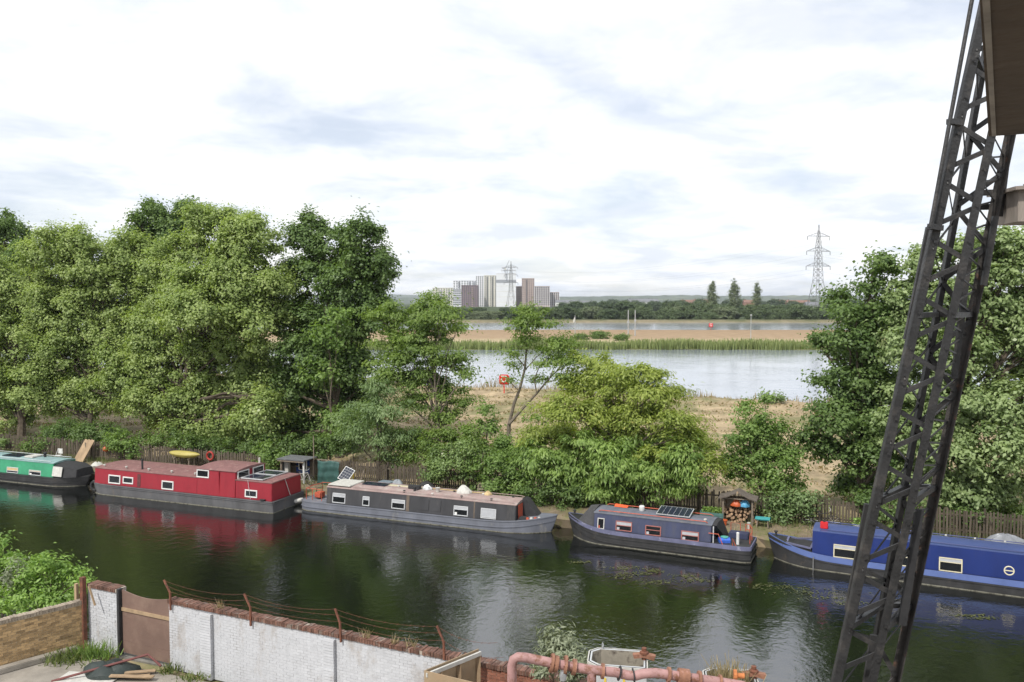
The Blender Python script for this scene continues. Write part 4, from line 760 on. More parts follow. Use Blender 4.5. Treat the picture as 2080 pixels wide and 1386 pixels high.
MB().bar((b.lx(1652, 1148), -1.09, .58), (b.lx(1652, 1148), -1.1, -.02), .05, .05).build('fender_hanger', mat('worn_steel', (.2, .2, .2), .5, .3, 6, metal=.5), b.root)
o = MB().box(-.16, .16, -.12, .12, 0, .30).build('fuel_can', mat('red_plastic', (.55, .02, .025), .45, .1, 5), bevel=.03); MB().box(-.05, .05, -.03, .03, .30, .35).build('cap', M_canvas, o); o.location = b.at(xa + .45, .62, zt + .062); o.rotation_euler = (0, 0, b.a); tag(o, 'red fuel can on the roof of the royal blue narrowboat', 'can')
# ------------------------------------------------------------------ things on the towpath
M_wood = mat('raw_timber', (.33, .235, .145), .85, .25, 4, .3, 30, stretch=(1, 1, .2), objrand=.15)
M_oldwood = mat('old_grey_timber', (.20, .165, .125), .9, .3, 5, .4, 30, objrand=.15)
M_teal = mat('teal_green_tarpaulin', (.030, .085, .075), .6, .3, 1.6, .6, 5, col2=(.06, .12, .12), c2=(.55, .7), s2=2)
M_bluetarp = mat('blue_tarpaulin', (.03, .09, .36), .6, .25, 3, .5, 6)
M_orange = mat('orange_plastic', (.50, .10, .03), .45, .1, 5)
M_yellow = mat('yellow_plastic', (.68, .50, .06), .5, .12, 4)
M_steel = mat('galvanised_steel', (.34, .35, .36), .45, .2, 5, metal=.4)
M_tyre = mat('cycle_tyre', (.018, .018, .019), .8, .3, 9)
M_terra = mat('terracotta', (.45, .17, .08), .85, .2, 6)
PZ = .585
def G(px_, s, z=PZ, y=1000): return W(t_at(px_, s, y), s, z)
def thing(name, px_, s, label, cat, group=None, z=PZ, rz=0.0): return empty(name, G(px_, s, z), -TH + rz, label, cat, group)
# plank ramp leaning on the fence
r = thing('leaning_planks', 163, 43.6, 'pale timber boards leaning together behind the bow of the green narrowboat', 'planks')
for i in range(3): MB().box(-.13, .13, -.02, .02, 0, 1.75).build('plank', M_wood, r, M=Matrix.Translation((-.32 + .3 * i, -.15, 0)) @ Matrix.Rotation(.30, 4, 'Y') @ Matrix.Rotation(-.40, 4, 'X'))
MB().bar((.55, .2, 0), (.2, .35, 1.35), .07, .07).build('prop', M_oldwood, r)
o = MB().lathe((0, 0, -.2), [(.02, 0), (.11, .03), (.18, .1), (.2, .2), (.18, .3), (.11, .37), (.04, .4), (.04, .46)], 16).build('buoy', M_orange, smooth=True); o.location = G(217, 44.35, 1.50); tag(o, 'round orange buoy hung on the fence left of the red boat', 'buoy')
o = MB().loft([[(math.cos(a) * .42 * k, math.sin(a) * .3 * k, z + .05 * math.sin(3 * a)) for a in np.linspace(0, 2 * math.pi, 12, endpoint=False)] for z, k in ((0, .9), (.12, 1.05), (.26, .75), (.36, .25))]).build('sack', M_dirtwhite, smooth=True); o.location = G(198, 42.6); tag(o, 'crumpled whitish sack between the green boat and the red boat', 'sack')
r = thing('folding_chair', 120, 43.2, 'white folding chair standing left of the leaning boards', 'chair')
MB().box(-.22, .22, -.2, .2, .42, .45).build('seat', M_white, r); MB().box(-.22, .22, .19, .22, .55, .9).build('backrest', M_white, r)
for sx in (-.2, .2):
    MB().tube([(sx, -.22, 0), (sx, .2, .9)], .015, 6).build('leg', M_white, r); MB().tube([(sx, .25, 0), (sx, -.18, .44)], .015, 6).build('leg', M_white, r)
# kayak on its rack
r = thing('kayak', 376, 43.9, 'yellow kayak lying on a rack against the fence behind the red boat', 'kayak', z=1.42)
n = 14; secs = []
for i in range(n + 1):
    q = i / n * 2 - 1; k = max(.02, (1 - abs(q) ** 2.2)) ** .7
    secs.append([(q * 1.3, math.cos(a) * .34 * k, math.sin(a) * .25 * k + .27 + .06 * q * q) for a in np.linspace(0, 2 * math.pi, 12, endpoint=False)])
MB().loft(secs).build('shell', mat('mustard_kayak', (.38, .32, .085), .5, .12, 2), r, smooth=True)
MB().bar((-1.2, 0, .515), (1.2, 0, .515), .03, .03).build('keel_strip', M_canvas, r)
r = thing('kayak_rack', 376, 43.9, 'simple timber rack holding up the yellow kayak', 'rack')
for sx in (-.6, .6):
    for sy in (-.25, .25): MB().bar((sx, sy, 0), (sx, sy, .82), .07, .07).build('post', M_oldwood, r)
    MB().bar((sx, -.35, .855), (sx, .35, .855), .07, .07).build('crossbar', M_oldwood, r)
o = MB().ring((0, 0, 0), (0, 1, 0), .26, .06, 22, 8).build('life_ring', mat('red_life_ring', (.38, .04, .03), .5, .12, 4), smooth=True); o.location = G(428, 44.38, 1.62); o.rotation_euler = (0, 0, -TH); tag(o, 'red life ring hung on the fence right of the yellow kayak', 'life ring')
# open-fronted shed
r = thing('open_shed', 605, 43.9, 'open-fronted grey timber shed with blue sheet inside, behind the red boat', 'shed')
for x in (-.86, .82): MB().box(x - .05, x + .05, -.55, -.45, 0, 1.42).build('post', M_white if x > 0 else M_oldwood, r)
for x in (-.86, .82): MB().box(x - .05, x + .05, .45, .55, 0, 1.42).build('post', M_oldwood, r)
MB().box(-1.05, 1.0, -.75, .7, 1.43, 1.49).build('roof', mat('felt_roof', (.11, .115, .12), .95, .3, 5, .4), r)
MB().box(-1.0, .95, -.72, -.68, 1.33, 1.43).build('fascia', M_oldwood, r)
for i in range(8): MB().box(-.91 + i * .22, -.91 + i * .22 + .21, .55, .575, 0, 1.42).build('back_board', M_oldwood, r)
MB().box(-.93, -.91, -.45, .5, .05, 1.4).build('side_panel', M_steel, r)
MB().box(-.45, .55, .50, .52, .4, 1.38).build('blue_sheet', M_bluetarp, r)
MB().box(-.86, .7, .15, .5, .85, .89).build('shelf', M_oldwood, r)
m = MB()
for p_, q_ in (((.05, .72), (.6, .72)), ((.6, .72), (.6, 1.3)), ((.6, 1.3), (.05, 1.3)), ((.05, 1.3), (.05, .72))): m.bar((p_[0], .1, p_[1]), (q_[0], .1, q_[1]), .06, .05)
o = m.build('window_frame', M_white); MB().box(.07, .58, .095, .105, .74, 1.28).build('pane', M_glass, o); o.location = r.location; o.rotation_euler = r.rotation_euler; tag(o, 'white window frame stored upright inside the open shed', 'window frame')
o = MB().box(-.8, -.5, -.3, -.05, 0, 1.35).build('storage_board', M_dirtwhite, bevel=.02); o.location = r.location; o.rotation_euler = r.rotation_euler; tag(o, 'white board standing at the left side inside the open shed', 'board')
def bicycle(px_, s, label, rz=0.0, fm=None, lean=.12):
    r = empty('bicycle', G(px_, s), -TH + rz, label, 'bicycle', 'bicycles on the towpath'); r.rotation_euler[0] = 0
    Rm = Matrix.Rotation(lean, 4, 'X'); fm = fm or M_steel
    for x in (-.52, .52):
        wv = MB().ring((x, 0, .335), (0, 1, 0), .32, .018, 24, 6).build('wheel', M_tyre, r, smooth=True, M=Rm)
        sp = MB()
        for i in range(8): a = i * math.pi / 4; sp.tube([(x, 0, .335), (x + .3 * math.cos(a), 0, .335 + .3 * math.sin(a))], .004, 4)
        sp.build('spokes', M_chrome, wv, M=Rm)
    m = MB()
    for a, b_ in (((-.05, .3), (-.2, .78)), ((-.05, .3), (.38, .72)), ((-.17, .7), (.36, .8)), ((-.52, .335), (-.05, .3)), ((-.52, .335), (-.19, .72)), ((.52, .335), (.36, .85))): m.tube([(a[0], 0, a[1]), (b_[0], 0, b_[1])], .018, 6)
    m.build('frame', fm, r, smooth=True, M=Rm)
    MB().loft([[(-.34, -.06, .8), (-.34, .06, .8), (-.34, .06, .84), (-.34, -.06, .84)], [(-.08, -.02, .81), (-.08, .02, .81), (-.08, .02, .84), (-.08, -.02, .84)]]).build('saddle', M_tyre, r, M=Rm)
    MB().tube([(.30, -.28, .98), (.36, -.1, .96), (.36, .1, .96), (.30, .28, .98)], .014, 6).build('handlebar', M_chrome, r, M=Rm); return r
bicycle(617, 43.1, 'bicycle leaning at the front of the open shed', fm=M_dirtwhite)
bicycle(1672, 44.15, 'dark bicycle leaning on the fence behind the bow of the royal blue boat', fm=M_canvas)
# green tarpaulin screen
r = thing('tarpaulin_screen', 667, 43.7, 'dark green tarpaulin hung on posts right of the open shed', 'tarpaulin')
m = MB(); nx, nz = 14, 10
vv = [(lerp(-.78, .80, i / nx), .05 * math.sin(i * 1.1 + j * .4) + .03 * math.sin(j * 1.7), 1.46 - j * .145 - .04 * math.sin(i * .5)) for j in range(nz + 1) for i in range(nx + 1)]
m.add(vv, [(j * (nx + 1) + i, j * (nx + 1) + i + 1, (j + 1) * (nx + 1) + i + 1, (j + 1) * (nx + 1) + i) for j in range(nz) for i in range(nx)])
o = m.build('sheet', M_teal, r, smooth=True); md = o.modifiers.new('thick', 'SOLIDIFY'); md.thickness = .012
for x in (-.78, .80): MB().bar((x, .12, 0), (x, .12, 1.52), .06, .06).build('post', M_oldwood, r)
MB().bar((-.85, .12, 1.50), (.87, .12, 1.50), .05, .05).build('crossbar', M_oldwood, r)
# tilted solar panel on a stand
r = thing('solar_panel_stand', 704, 42.5, 'small solar panel tilted on a white stand behind the left end of the black narrowboat', 'solar panel')
Mp = Matrix.Translation((0, 0, 1.02)) @ Matrix.Rotation(.35, 4, 'Y') @ Matrix.Rotation(.85, 4, 'X')
f = MB().box(-.34, .34, -.45, .45, -.02, .02).build('panel', M_white, r, M=Mp)
for i in range(4):
    for j in range(5): MB().box(-.31 + i * .157, -.31 + i * .157 + .147, -.42 + j * .17, -.42 + j * .17 + .16, .019, .026).build('cell', M_pv, f, M=Mp)
for x in (-.3, .3): MB().bar((x, .35, 0), (x, .1, 1.0), .04, .04).build('leg', M_white, r); MB().bar((x, -.3, 0), (x, -.1, .8), .04, .04).build('leg', M_white, r)
o = MB().lathe((0, 0, 0), [(.13, 0), (.14, .05), (.14, .42), (.1, .5), (.045, .54), (.045, .6)], 14).build('gas_bottle', M_yellow, smooth=True); MB().lathe((0, 0, .6), [(.04, 0), (.04, .06), (.02, .07)], 8).build('valve', M_steel, o); o.location = G(715, 43.2, PZ + .62); tag(o, 'yellow gas bottle on a crate beside the tilted solar panel', 'gas bottle')
def crate(px_, s, w, d, h, label, mt, name='crate', cat='crate', group=None, rz=0.0):
    r = thing(name, px_, s, label, cat, group, rz=rz); k = max(2, int(h / .14))
    for i in range(k):
        z0, z1 = h * i / k + .012, h * (i + 1) / k - .012
        MB().box(-w / 2, w / 2, -d / 2, -d / 2 + .02, z0, z1).build('slat', mt, r); MB().box(-w / 2, w / 2, d / 2 - .02, d / 2, z0, z1).build('slat', mt, r)
        MB().box(-w / 2, -w / 2 + .02, -d / 2 + .02, d / 2 - .02, z0, z1).build('slat', mt, r); MB().box(w / 2 - .02, w / 2, -d / 2 + .02, d / 2 - .02, z0, z1).build('slat', mt, r)
    MB().box(-w / 2 + .02, w / 2 - .02, -d / 2 + .02, d / 2 - .02, h - .03, h - .003).build('lid', mt, r); return r
crate(715, 43.2, .45, .4, .618, 'old wooden crate under the yellow gas bottle', M_oldwood)
crate(762, 42.9, .9, .5, .42, 'low dark wooden crate on the towpath right of the yellow gas bottle', M_rustred)
crate(785, 43.3, .85, .6, .62, 'blue-grey chest behind the black narrowboat beneath the fence', mat('blue_grey_chest', (.16, .2, .23), .7, .2, 4), name='chest', cat='chest')
o = MB().bar((-.25, 0, 0), (.2, .1, 1.25), .09, .06).build('leaning_post', M_oldwood); o.location = G(733, 43.0); o.rotation_euler = (0, 0, -TH); tag(o, 'brown timber post leaning between the gas bottle and the fence', 'post')
def heap(px_, s, rx, ry, h, label, mt, name='tarpaulin_heap', cat='tarpaulin', seed=1):
    rs = random.Random(seed); ph = [rs.uniform(0, 6) for _ in range(6)]; secs = []
    for j, (z, k) in enumerate(((0, 1.0), (.25, 1.02), (.5, .86), (.75, .6), (.93, .32), (1.0, .08))):
        secs.append([(math.cos(a) * rx * k * (1 + .16 * math.sin(3 * a + ph[0]) + .09 * math.sin(7 * a + ph[1] + j)), math.sin(a) * ry * k * (1 + .12 * math.sin(4 * a + ph[2])), h * z + .04 * math.sin(5 * a + ph[3] + j) * (1 if j else 0)) for a in np.linspace(0, 2 * math.pi, 22, endpoint=False)])
    o = MB().loft(secs).build(name, mt, smooth=True); o.location = G(px_, s); o.rotation_euler = (0, 0, -TH); tag(o, label, cat); return o
heap(865, 43.4, .6, .45, .8, 'dark covered heap under the elder behind the black narrowboat', M_canvas, seed=3)
heap(840, 43.0, .45, .4, .5, 'rust-brown covered heap left of the dark heap behind the black narrowboat', mat('brown_cover', (.16, .08, .06), .8, .3, 5), seed=4)
heap(808, 43.4, .5, .35, .75, 'grey crumpled cover beside the blue-grey chest', mat('grey_cover', (.23, .25, .27), .7, .25, 4), seed=5)
heap(935, 42.6, .42, .35, .62, 'peaked white sack behind the roof of the black narrowboat', M_dirtwhite, name='sack', cat='sack', seed=6)
heap(905, 42.8, .35, .3, .45, 'pale grey bag left of the peaked white sack', M_steel, name='sack', cat='sack', seed=7)
heap(2045, 42.6, 1.0, .6, .85, 'grey and white tarpaulin heap behind the royal blue boat at the right edge', mat('pale_grey_tarp', (.20, .21, .23), .6, .3, 2, .5, 6, col2=(.42, .43, .45), c2=(.52, .6), s2=1.2), seed=8)
o = MB().lathe((0, 0, 0), [(.13, 0), (.16, .3), (.17, .31), (.15, .31)], 12).build('bucket', M_dirtwhite, smooth=True); o.location = G(755, 42.5, PZ); tag(o, 'white bucket on the towpath behind the black narrowboat roof', 'bucket')
o = MB().lathe((0, 0, 0), [(.15, 0), (.2, .4), (.21, .41), (.18, .41)], 12).build('bucket', M_dirtwhite, smooth=True); o.location = G(885, 43.0, PZ); tag(o, 'large white tub beside the dark covered heap', 'tub')
r = thing('wooden_pallet', 985, 43.6, 'grey wooden pallet propped against the brambles', 'pallet')
for i in range(6): MB().box(-.55, .55, -.012, .012, .02 + i * .16, .12 + i * .16).build('slat', M_oldwood, r, M=Matrix.Rotation(-.3, 4, 'X'))
for x in (-.5, 0, .5): MB().box(x - .04, x + .04, .013, .10, .0, .95).build('bearer', M_oldwood, r, M=Matrix.Rotation(-.3, 4, 'X'))
# log store with gabled roof
r = thing('log_store', 1500, 43.5, 'small gabled wooden log store full of split logs by the fence', 'log store')
for x in (-.72, .72):
    for y in (-.35, .35): MB().box(x - .04, x + .04, y - .04, y + .04, 0, 1.32).build('post', M_oldwood, r)
for i in range(7): MB().box(-.70 + i * .2, -.70 + i * .2 + .19, .40, .42, .05, 1.3).build('back_board', M_oldwood, r)
for sx in (-1, 1):
    m = MB(); m.loft([[(0, y, 1.72), (0, y, 1.67), (sx * .55, y, 1.40), (sx * .95, y, 1.30), (sx * .95, y, 1.35), (sx * .55, y, 1.45)] for y in (-.55, .5)]); m.build('roof_slope', mat('roof_felt_brown', (.12, .10, .085), .95, .3, 6, .5), r)
MB().box(-.8, .8, -.37, -.33, 1.30, 1.34).build('tie_beam', M_oldwood, r)
MB().lathe((0, -.56, 1.70), [(.05, 0), (.05, .03)], 8, 'y').build('roof_finial', M_wood, r)
M_log = mat('split_log', (.36, .24, .15), .9, .3, 8, .4, 20, objrand=.35)
lm = MB().lathe((0, 0, -.3), [(.062, 0), (.07, .02), (.068, .58), (.06, .6)], 7, 'y').mesh('log'); lm.materials.append(M_log)
for j in range(7):
    for i in range(9): inst('log', lm, (-.6 + i * .15 + (.07 if j % 2 else 0), random.uniform(-.06, .03), .1 + j * .118), (0, random.uniform(0, 6), random.uniform(-.05, .05)), r, (random.uniform(.85, 1.1),) * 3 if False else (random.uniform(.85, 1.1), 1, random.uniform(.85, 1.1)))
for (x, mt, lab) in ((-.1, M_orange, 'orange and red sack on top of the logs in the log store'), (.32, mat('sky_blue_plastic', (.09, .33, .55), .5, .15, 5), 'sky blue bag on top of the logs in the log store')):
    o = heap(1500, 43.4, .24, .2, .32, lab, mt, name='sack', cat='sack', seed=int(x * 100) + 40); o.location = r.matrix_world @ Vector((0, 0, 0)) if False else W(TS(r.location)[0] + x, 43.42, PZ + .90)
# planter, pots, table
r = thing('planter', 1447, 43.3, 'teal wooden planter box left of the log store', 'planter'); mt = mat('teal_planter', (.07, .16, .15), .75, .25, 4)
for i in range(3): MB().box(-.55, .55, -.22, -.2, .02 + i * .17, .17 + i * .17).build('board', mt, r); MB().box(-.55, .55, .2, .22, .02 + i * .17, .17 + i * .17).build('board', mt, r)
for x in (-.57, .57): MB().box(x - .02, x + .02, -.23, .23, 0, .53).build('end_panel', mt, r)
MB().box(-.55, .55, -.2, .2, .3, .46).build('soil', M_earth, r)
P = np.stack([RNG.uniform(-.5, .5, 500), RNG.uniform(-.18, .18, 500), RNG.uniform(.46, .75, 500)], 1); quads('leaves', leaf_verts(P, RNG.normal(size=P.shape) + [0, 0, 1], RNG.uniform(.06, .13, 500), RNG.uniform(.04, .08, 500)), RNG.uniform(0, 1, 500), LF_bush, r)
def pot(px_, s, label, mt, r_=.13, h=.24, green=True):
    r = thing('flower_pot', px_, s, label, 'flower pot', 'pots on the towpath'); MB().lathe((0, 0, 0), [(r_ * .75, 0), (r_, h), (r_ * 1.1, h), (r_ * 1.1, h + .03), (r_ * .9, h + .03)], 12).build('pot', mt, r, smooth=True)
    if green: P = np.stack([RNG.normal(0, .12, 160), RNG.normal(0, .12, 160), RNG.uniform(h, h + .35, 160)], 1); quads('leaves', leaf_verts(P, RNG.normal(size=P.shape) + [0, 0, 1], RNG.uniform(.06, .13, 160), RNG.uniform(.04, .08, 160)), RNG.uniform(0, 1, 160), LF_bush, r)
pot(1471, 42.75, 'orange plastic pot standing in front of the log store', M_orange, .17, .26, False)
pot(1522, 42.5, 'small white pot right of the log store front', M_dirtwhite, .08, .3, False)
pot(1742, 44.0, 'pale pot with leafy plant behind the royal blue roof left of the crane', M_dirtwhite, .2, .3)
pot(1815, 43.6, 'terracotta pot with leafy plant seen between the crane legs', M_terra, .17, .28)
r = thing('small_table', 1550, 43.2, 'low turquoise table standing on the grass right of the log store', 'table'); mt = mat('turquoise_paint', (.06, .34, .36), .55, .15, 4)
for i in range(3): MB().box(-.36, .36, -.27 + i * .18, -.27 + i * .18 + .17, .42, .45).build('top_board', mt, r)
MB().box(-.3, .3, -.22, .22, .36, .418).build('apron', mt, r)
for x in (-.28, .28):
    for y in (-.2, .2): MB().bar((x, y, 0), (x * .9, y * .9, .36), .05, .05).build('leg', M_oldwood, r)
# the pole with wires behind the shed, and a slim dead trunk in the fence line
o = MB().tube([(0, 0, 0), (0, 0, 2.9)], [.04, .03], 8).build('thin_pole', M_oldwood, smooth=True); o.location = G(638, 44.2); tag(o, 'thin dark pole rising between the shed and the green tarpaulin', 'pole')
o = MB().tube([(0, 0, 0), (.02, 0, 1.2), (-.02, .02, 1.75)], [.08, .06, .03], 8).build('dead_stump', M_bark, smooth=True); o.location = G(1665, 44.3); tag(o, 'dark dead stump standing in the picket fence above the bicycle', 'stump')

# red lifebuoy housings by the reservoirs
def lifebuoy(p, label, k=1.0):
    r = empty('lifebuoy_stand', p, -.2, label, 'lifebuoy stand', 'lifebuoys by the reservoirs'); mt = mat('lifebuoy_red', (.60, .015, .02), .45, .08, 4)
    MB().bar((0, 0, -.1), (0, 0, .9 * k), .09, .09).build('post', mt, r)
    MB().box(-.52 * k, .52 * k, -.12, .12, .8 * k, 1.85 * k).build('housing', mt, r, bevel=.10)
    MB().ring((0, -.15, 1.33 * k), (0, 1, 0), .24 * k, .07 * k, 20, 8, arc=.7, start=0.3).build('ring_buoy', M_white, r, smooth=True)
    MB().box(-.3 * k, .3 * k, -.128, -.122, 1.62 * k, 1.74 * k).build('notice', M_white, r); return r
p = at_z(1024, 797, 2.72); lifebuoy(p, 'red lifebuoy housing on a post by the near reservoir shore', .98)
p = at_Y(1444, 672, 252); p.z = 3.15; lifebuoy(p, 'tiny red lifebuoy housing on the far grass causeway', 1.15)
# ------------------------------------------------------------------ causeway posts, far trees, houses, towers, pylons, hills
def far_pole(x, ytop, ybase, Y, label, r=.12, extra=None):
    p = at_Y(x, ybase, Y); top = at_Y(x, ytop, Y); p.z = far_z(p.x, Y); h = top.z - p.z
    ro = empty('mast', p, 0, label, 'mast'); MB().tube([(0, 0, -.2), (0, 0, h)], [r, r * .7], 8).build('pole', M_pole, ro, smooth=True)
    if extra: extra(ro, h)
    return ro
M_pole = mat('pale_grey_post', (.36, .37, .37), .6, .15, 3)
far_pole(1276, 630, 672, 215, 'left of the two tall pale posts on the causeway', .16, lambda r, h: MB().box(-.3, .3, -.1, .1, h - 3.4, h - 2.9).build('bracket', M_pole, r))
far_pole(1290, 630, 672, 215, 'right of the two tall pale posts on the causeway', .16, lambda r, h: MB().box(-.25, .25, -.1, .1, h - 3.0, h - 2.4).build('bracket', M_pole, r))
far_pole(1168, 641, 682, 200, 'flag-topped mast on the causeway behind the thin forked tree', .10, lambda r, h: MB().loft([[(-.05, 0, h - .3), (-.05, .02, h - .3), (-.05, .02, h - 1.4), (-.05, 0, h - 1.4)], [(-.5, .1, h - 1.2), (-.5, .12, h - 1.2), (-.45, .12, h - 1.8), (-.45, .1, h - 1.8)]]).build('flag', M_dirtwhite, r))
far_pole(1525, 641, 686, 190, 'single grey mast on the causeway above the right end of the reeds', .10, lambda r, h: MB().box(-.16, .16, -.16, .16, h - .1, h + .25).build('lamp', M_pole, r))

# far trees: a few kinds, copied
def far_tree_proto(lm, w, h, n, kind):
    if kind == 'poplar': lobes = [((random.uniform(-.5, .5) * w * .4, 0, h * q), (w * k, w * k, h * .11)) for q, k in ((.15, .6), (.25, .8), (.36, .9), (.47, .85), (.58, .9), (.68, .75), (.78, .7), (.87, .5), (.95, .3))]
    else: lobes = [((random.uniform(-.5, .5) * w, random.uniform(-.4, .4) * w, h * q_), (w * random.uniform(.4, .62), w * .5, h * random.uniform(.2, .28))) for q_ in (.18, .22, .3, .42, .5, .6, .72, .76)]
    r = make_tree(kind + '_tree', 'x', 'tree', (0, 0, 0), lobes, lm, leaf=(.55, .42), dens=n, clump=1.0, flat=.75, low=.7, trunk_r=.3, twigs=2); return r
protos = [far_tree_proto(LF_far, 6.5, 9.5, 20, 'far'), far_tree_proto(LF_far2, 7.5, 8.5, 20, 'far'), far_tree_proto(LF_fdark, 6, 10.5, 20, 'far'), far_tree_proto(LF_far, 8, 8, 20, 'far')]
for p in protos: p.location = (0, -5000, -200)
used = set()
def place_far(k, X, Y, sc, z, label, group, name, sx=1.0):
    src = protos[k]; r = copy_tree(src); r.name = name; r['label'] = label; r['group'] = group
    r.location = (X, Y, z); r.rotation_euler = (0, 0, random.uniform(0, 6.28)); r.scale = (sc * sx, sc * sx, sc); return r
rs = random.Random(5); x = 700
while x < 1900:
    for row, (Y0, yt) in enumerate(((412, 624), (500, 616))):
        Y = Y0 + rs.uniform(-12, 25); ytop = yt + rs.uniform(-6, 8) + (4 if 900 < x < 1110 and row == 0 else 0) - (5 if 1250 < x < 1400 or 1100 < x < 1180 else 0)
        if 860 < x < 1145: ytop = max(ytop, 624) + rs.uniform(0, 4)
        zt_ = 12 + (612 - ytop) / FPX * Y; sc = max(.55, (zt_ - 2.4) / 10.2); k = 1 if (row == 0 and (930 < x < 1030 or rs.random() < .2)) else rs.choice((0, 0, 2, 3))
        place_far(k, (x + rs.uniform(-14, 14) - 1040) / FPX * Y, Y, sc, 2.35, 'rounded tree in the belt along the far reservoir shore' if row == 0 else 'taller dark tree behind the belt on the far reservoir shore', 'far shore tree belt front' if row == 0 else 'far shore tree belt back', 'far_tree', rs.uniform(1.15, 1.6))
    x += 24
for i in range(34):      # the wooded plain further off
    Y = rs.uniform(700, 1150); xx = 1150 + i * 19 + rs.uniform(-10, 10)
    place_far(2, (xx - 1040) / FPX * Y, Y, rs.uniform(.8, 1.2), 2.3, 'distant dark tree on the plain below the hills', 'trees on the distant plain', 'far_tree', 1.6)
for (xx, yt, sx, lab) in ((1446, 575, 1.0, 'left of the three tall poplars on the far shore'), (1491, 571, 1.05, 'middle and tallest of the three poplars on the far shore'), (1537, 577, .8, 'right and slimmest of the three poplars on the far shore')):
    Y = 455; h = 12 + (612 - yt) / FPX * Y - 2.4; r = far_tree_proto(LF_far2, 3.1 * sx, h, 14, 'poplar'); r['label'] = lab; r['group'] = 'poplars on the far shore'; r.location = ((xx - 1040) / FPX * Y, Y, 2.35)
def del_tree(o):
    for ch in list(o.children): del_tree(ch)
    bpy.data.objects.remove(o)
for p in protos: del_tree(p)
for (xx, Y, rr, lab) in ((1215, 200, 1.9, 'rounded bush on the causeway right of the flag mast'), (1262, 192, 1.5, 'low bush at the reeds below the two pale posts'), (1180, 196, 1.4, 'small bush on the causeway behind the thin forked tree'), (1030, 250, .8, 'tiny shrub on the crest of the causeway left of the forked tree')):
    X = (xx - 1040) / FPX * Y; z = far_z(X, Y)
    make_tree('causeway_bush', lab, 'bush', (X, Y, z), [((X + random.uniform(-1, 1) * rr, Y + random.uniform(-.5, .5), z + rr * .45), (rr * .9, rr * .7, rr * .5)) for _ in range(4)], LF_shrub, leaf=(.3, .2), dens=50, clump=.5, low=.7, trunk_r=.05, group='bushes on the causeway')

# houses on the distant plain
def house(xx, Y, w, h, wallc, roofc, label, rz=0.0):
    r = empty('distant_house', ((xx - 1040) / FPX * Y, Y, 2.3), rz, label, 'house', 'houses on the distant plain')
    MB().box(-w / 2, w / 2, -4, 4, 0, h).build('wall', wallc, r); MB().loft([[(x, -4.4, h), (x, 0, h + 3.2), (x, 4.4, h), (x, 4.4, h - .2), (x, -4.4, h - .2)] for x in (-w / 2 - .3, w / 2 + .3)]).build('roof', roofc, r)
    for i in range(max(2, int(w / 4))):
        for z in (1.2, 4.0):
            if z + 1.2 < h: MB().box(-w / 2 + 1.2 + i * 4, -w / 2 + 2.8 + i * 4, -4.06, -3.98, z, z + 1.3).build('window', M_glass, r)
    MB().box(-w / 2 + 1.5, -w / 2 + 2.3, -.4, .4, h + 1.5, h + 4.2).build('chimney', roofc, r)
M_hw = mat('white_render', (.7, .7, .68), .8, .1, .3); M_hb = mat('brick_house_wall', (.3, .17, .12), .9, .2, .5); M_hr = mat('red_tile_roof', (.21, .12, .09), .85, .2, .5); M_hg = mat('grey_slate_roof', (.16, .165, .18), .8, .2, .5)
for a in ((1300, 900, 26, 9, M_hw, M_hg, 'long white building among far trees left of the poplars'), (1325, 930, 12, 9, M_hw, M_hg, 'small white house right of the long white building'), (1395, 980, 14, 8, M_hb, M_hr, 'brick house with red roof left of the first poplar'), (1424, 960, 18, 8.5, M_hb, M_hr, 'wide red-roofed house just left of the first poplar'), (1520, 990, 12, 8, M_hb, M_hr, 'red-roofed house between the middle and right poplars'), (1620, 880, 24, 7.5, M_hb, M_hr, 'long red-roofed house left of the pylon foot'), (1648, 600, 9, 6, M_hw, M_hg, 'white hut near the foot of the pylon'), (1690, 900, 14, 8, M_hb, M_hg, 'grey-roofed house right of the pylon'), (1150, 1150, 30, 8, M_hw, M_hg, 'long pale shed right of the tower blocks'), (1190, 1100, 22, 7, M_hw, M_hg, 'short pale shed right of the long pale shed'), (1580, 950, 16, 8, M_hw, M_hr, 'white house with red roof left of the long red-roofed house')): house(*a)

# tower blocks
M_win = mat('tower_window_glass', (.05, .06, .08), .15, .3, .2, spec=.7)
def tower(x0, x1, ytop, Y, wallc, label, nx, floor=3.1, yaw=0.0, depth=18, winw=.5, winh=.55, extra=None, top_band=None, name='tower_block'):
    X0, X1 = (x0 - 1040) / FPX * Y, (x1 - 1040) / FPX * Y; h = 12 + (612 - ytop) / FPX * Y - 2; w = X1 - X0
    r = empty(name, ((X0 + X1) / 2, Y, 2.0), yaw, label, 'tower block', 'tower blocks beyond the trees')
    MB().box(-w / 2, w / 2, -depth / 2, depth / 2, 0, h).build('wall', wallc, r)
    MB().box(-w / 2 - .3, w / 2 + .3, -depth / 2 - .3, depth / 2 + .3, h + .01, h + .9).build('parapet', top_band or wallc, r)
    m = MB(); nf = int(h / floor); cw = w / max(nx, 1); dn = max(2, int(depth / cw))
    if nx:
        for j in range(nf):
            z = h - (j + 1) * floor + .7
            for i in range(nx): m.box(-w / 2 + (i + .5 - winw / 2) * cw, -w / 2 + (i + .5 + winw / 2) * cw, -depth / 2 - .1, -depth / 2 + .1, z, z + floor * winh)
            for i in range(dn):
                for sx in (-1, 1): m.box(sx * w / 2 - .1, sx * w / 2 + .1, -depth / 2 + (i + .5 - winw / 2) * depth / dn, -depth / 2 + (i + .5 + winw / 2) * depth / dn, z, z + floor * winh)
        tag(m.build('windows', M_win, r), kind='stuff')
    if extra: extra(r, w, h, depth)
    return r
M_tc = mat('cream_tower', (.62, .60, .52), .8, .06, .1); M_tw = mat('white_tower', (.72, .73, .76), .8, .05, .1); M_tp = mat('purple_brick_tower', (.19, .135, .145), .85, .08, .1)
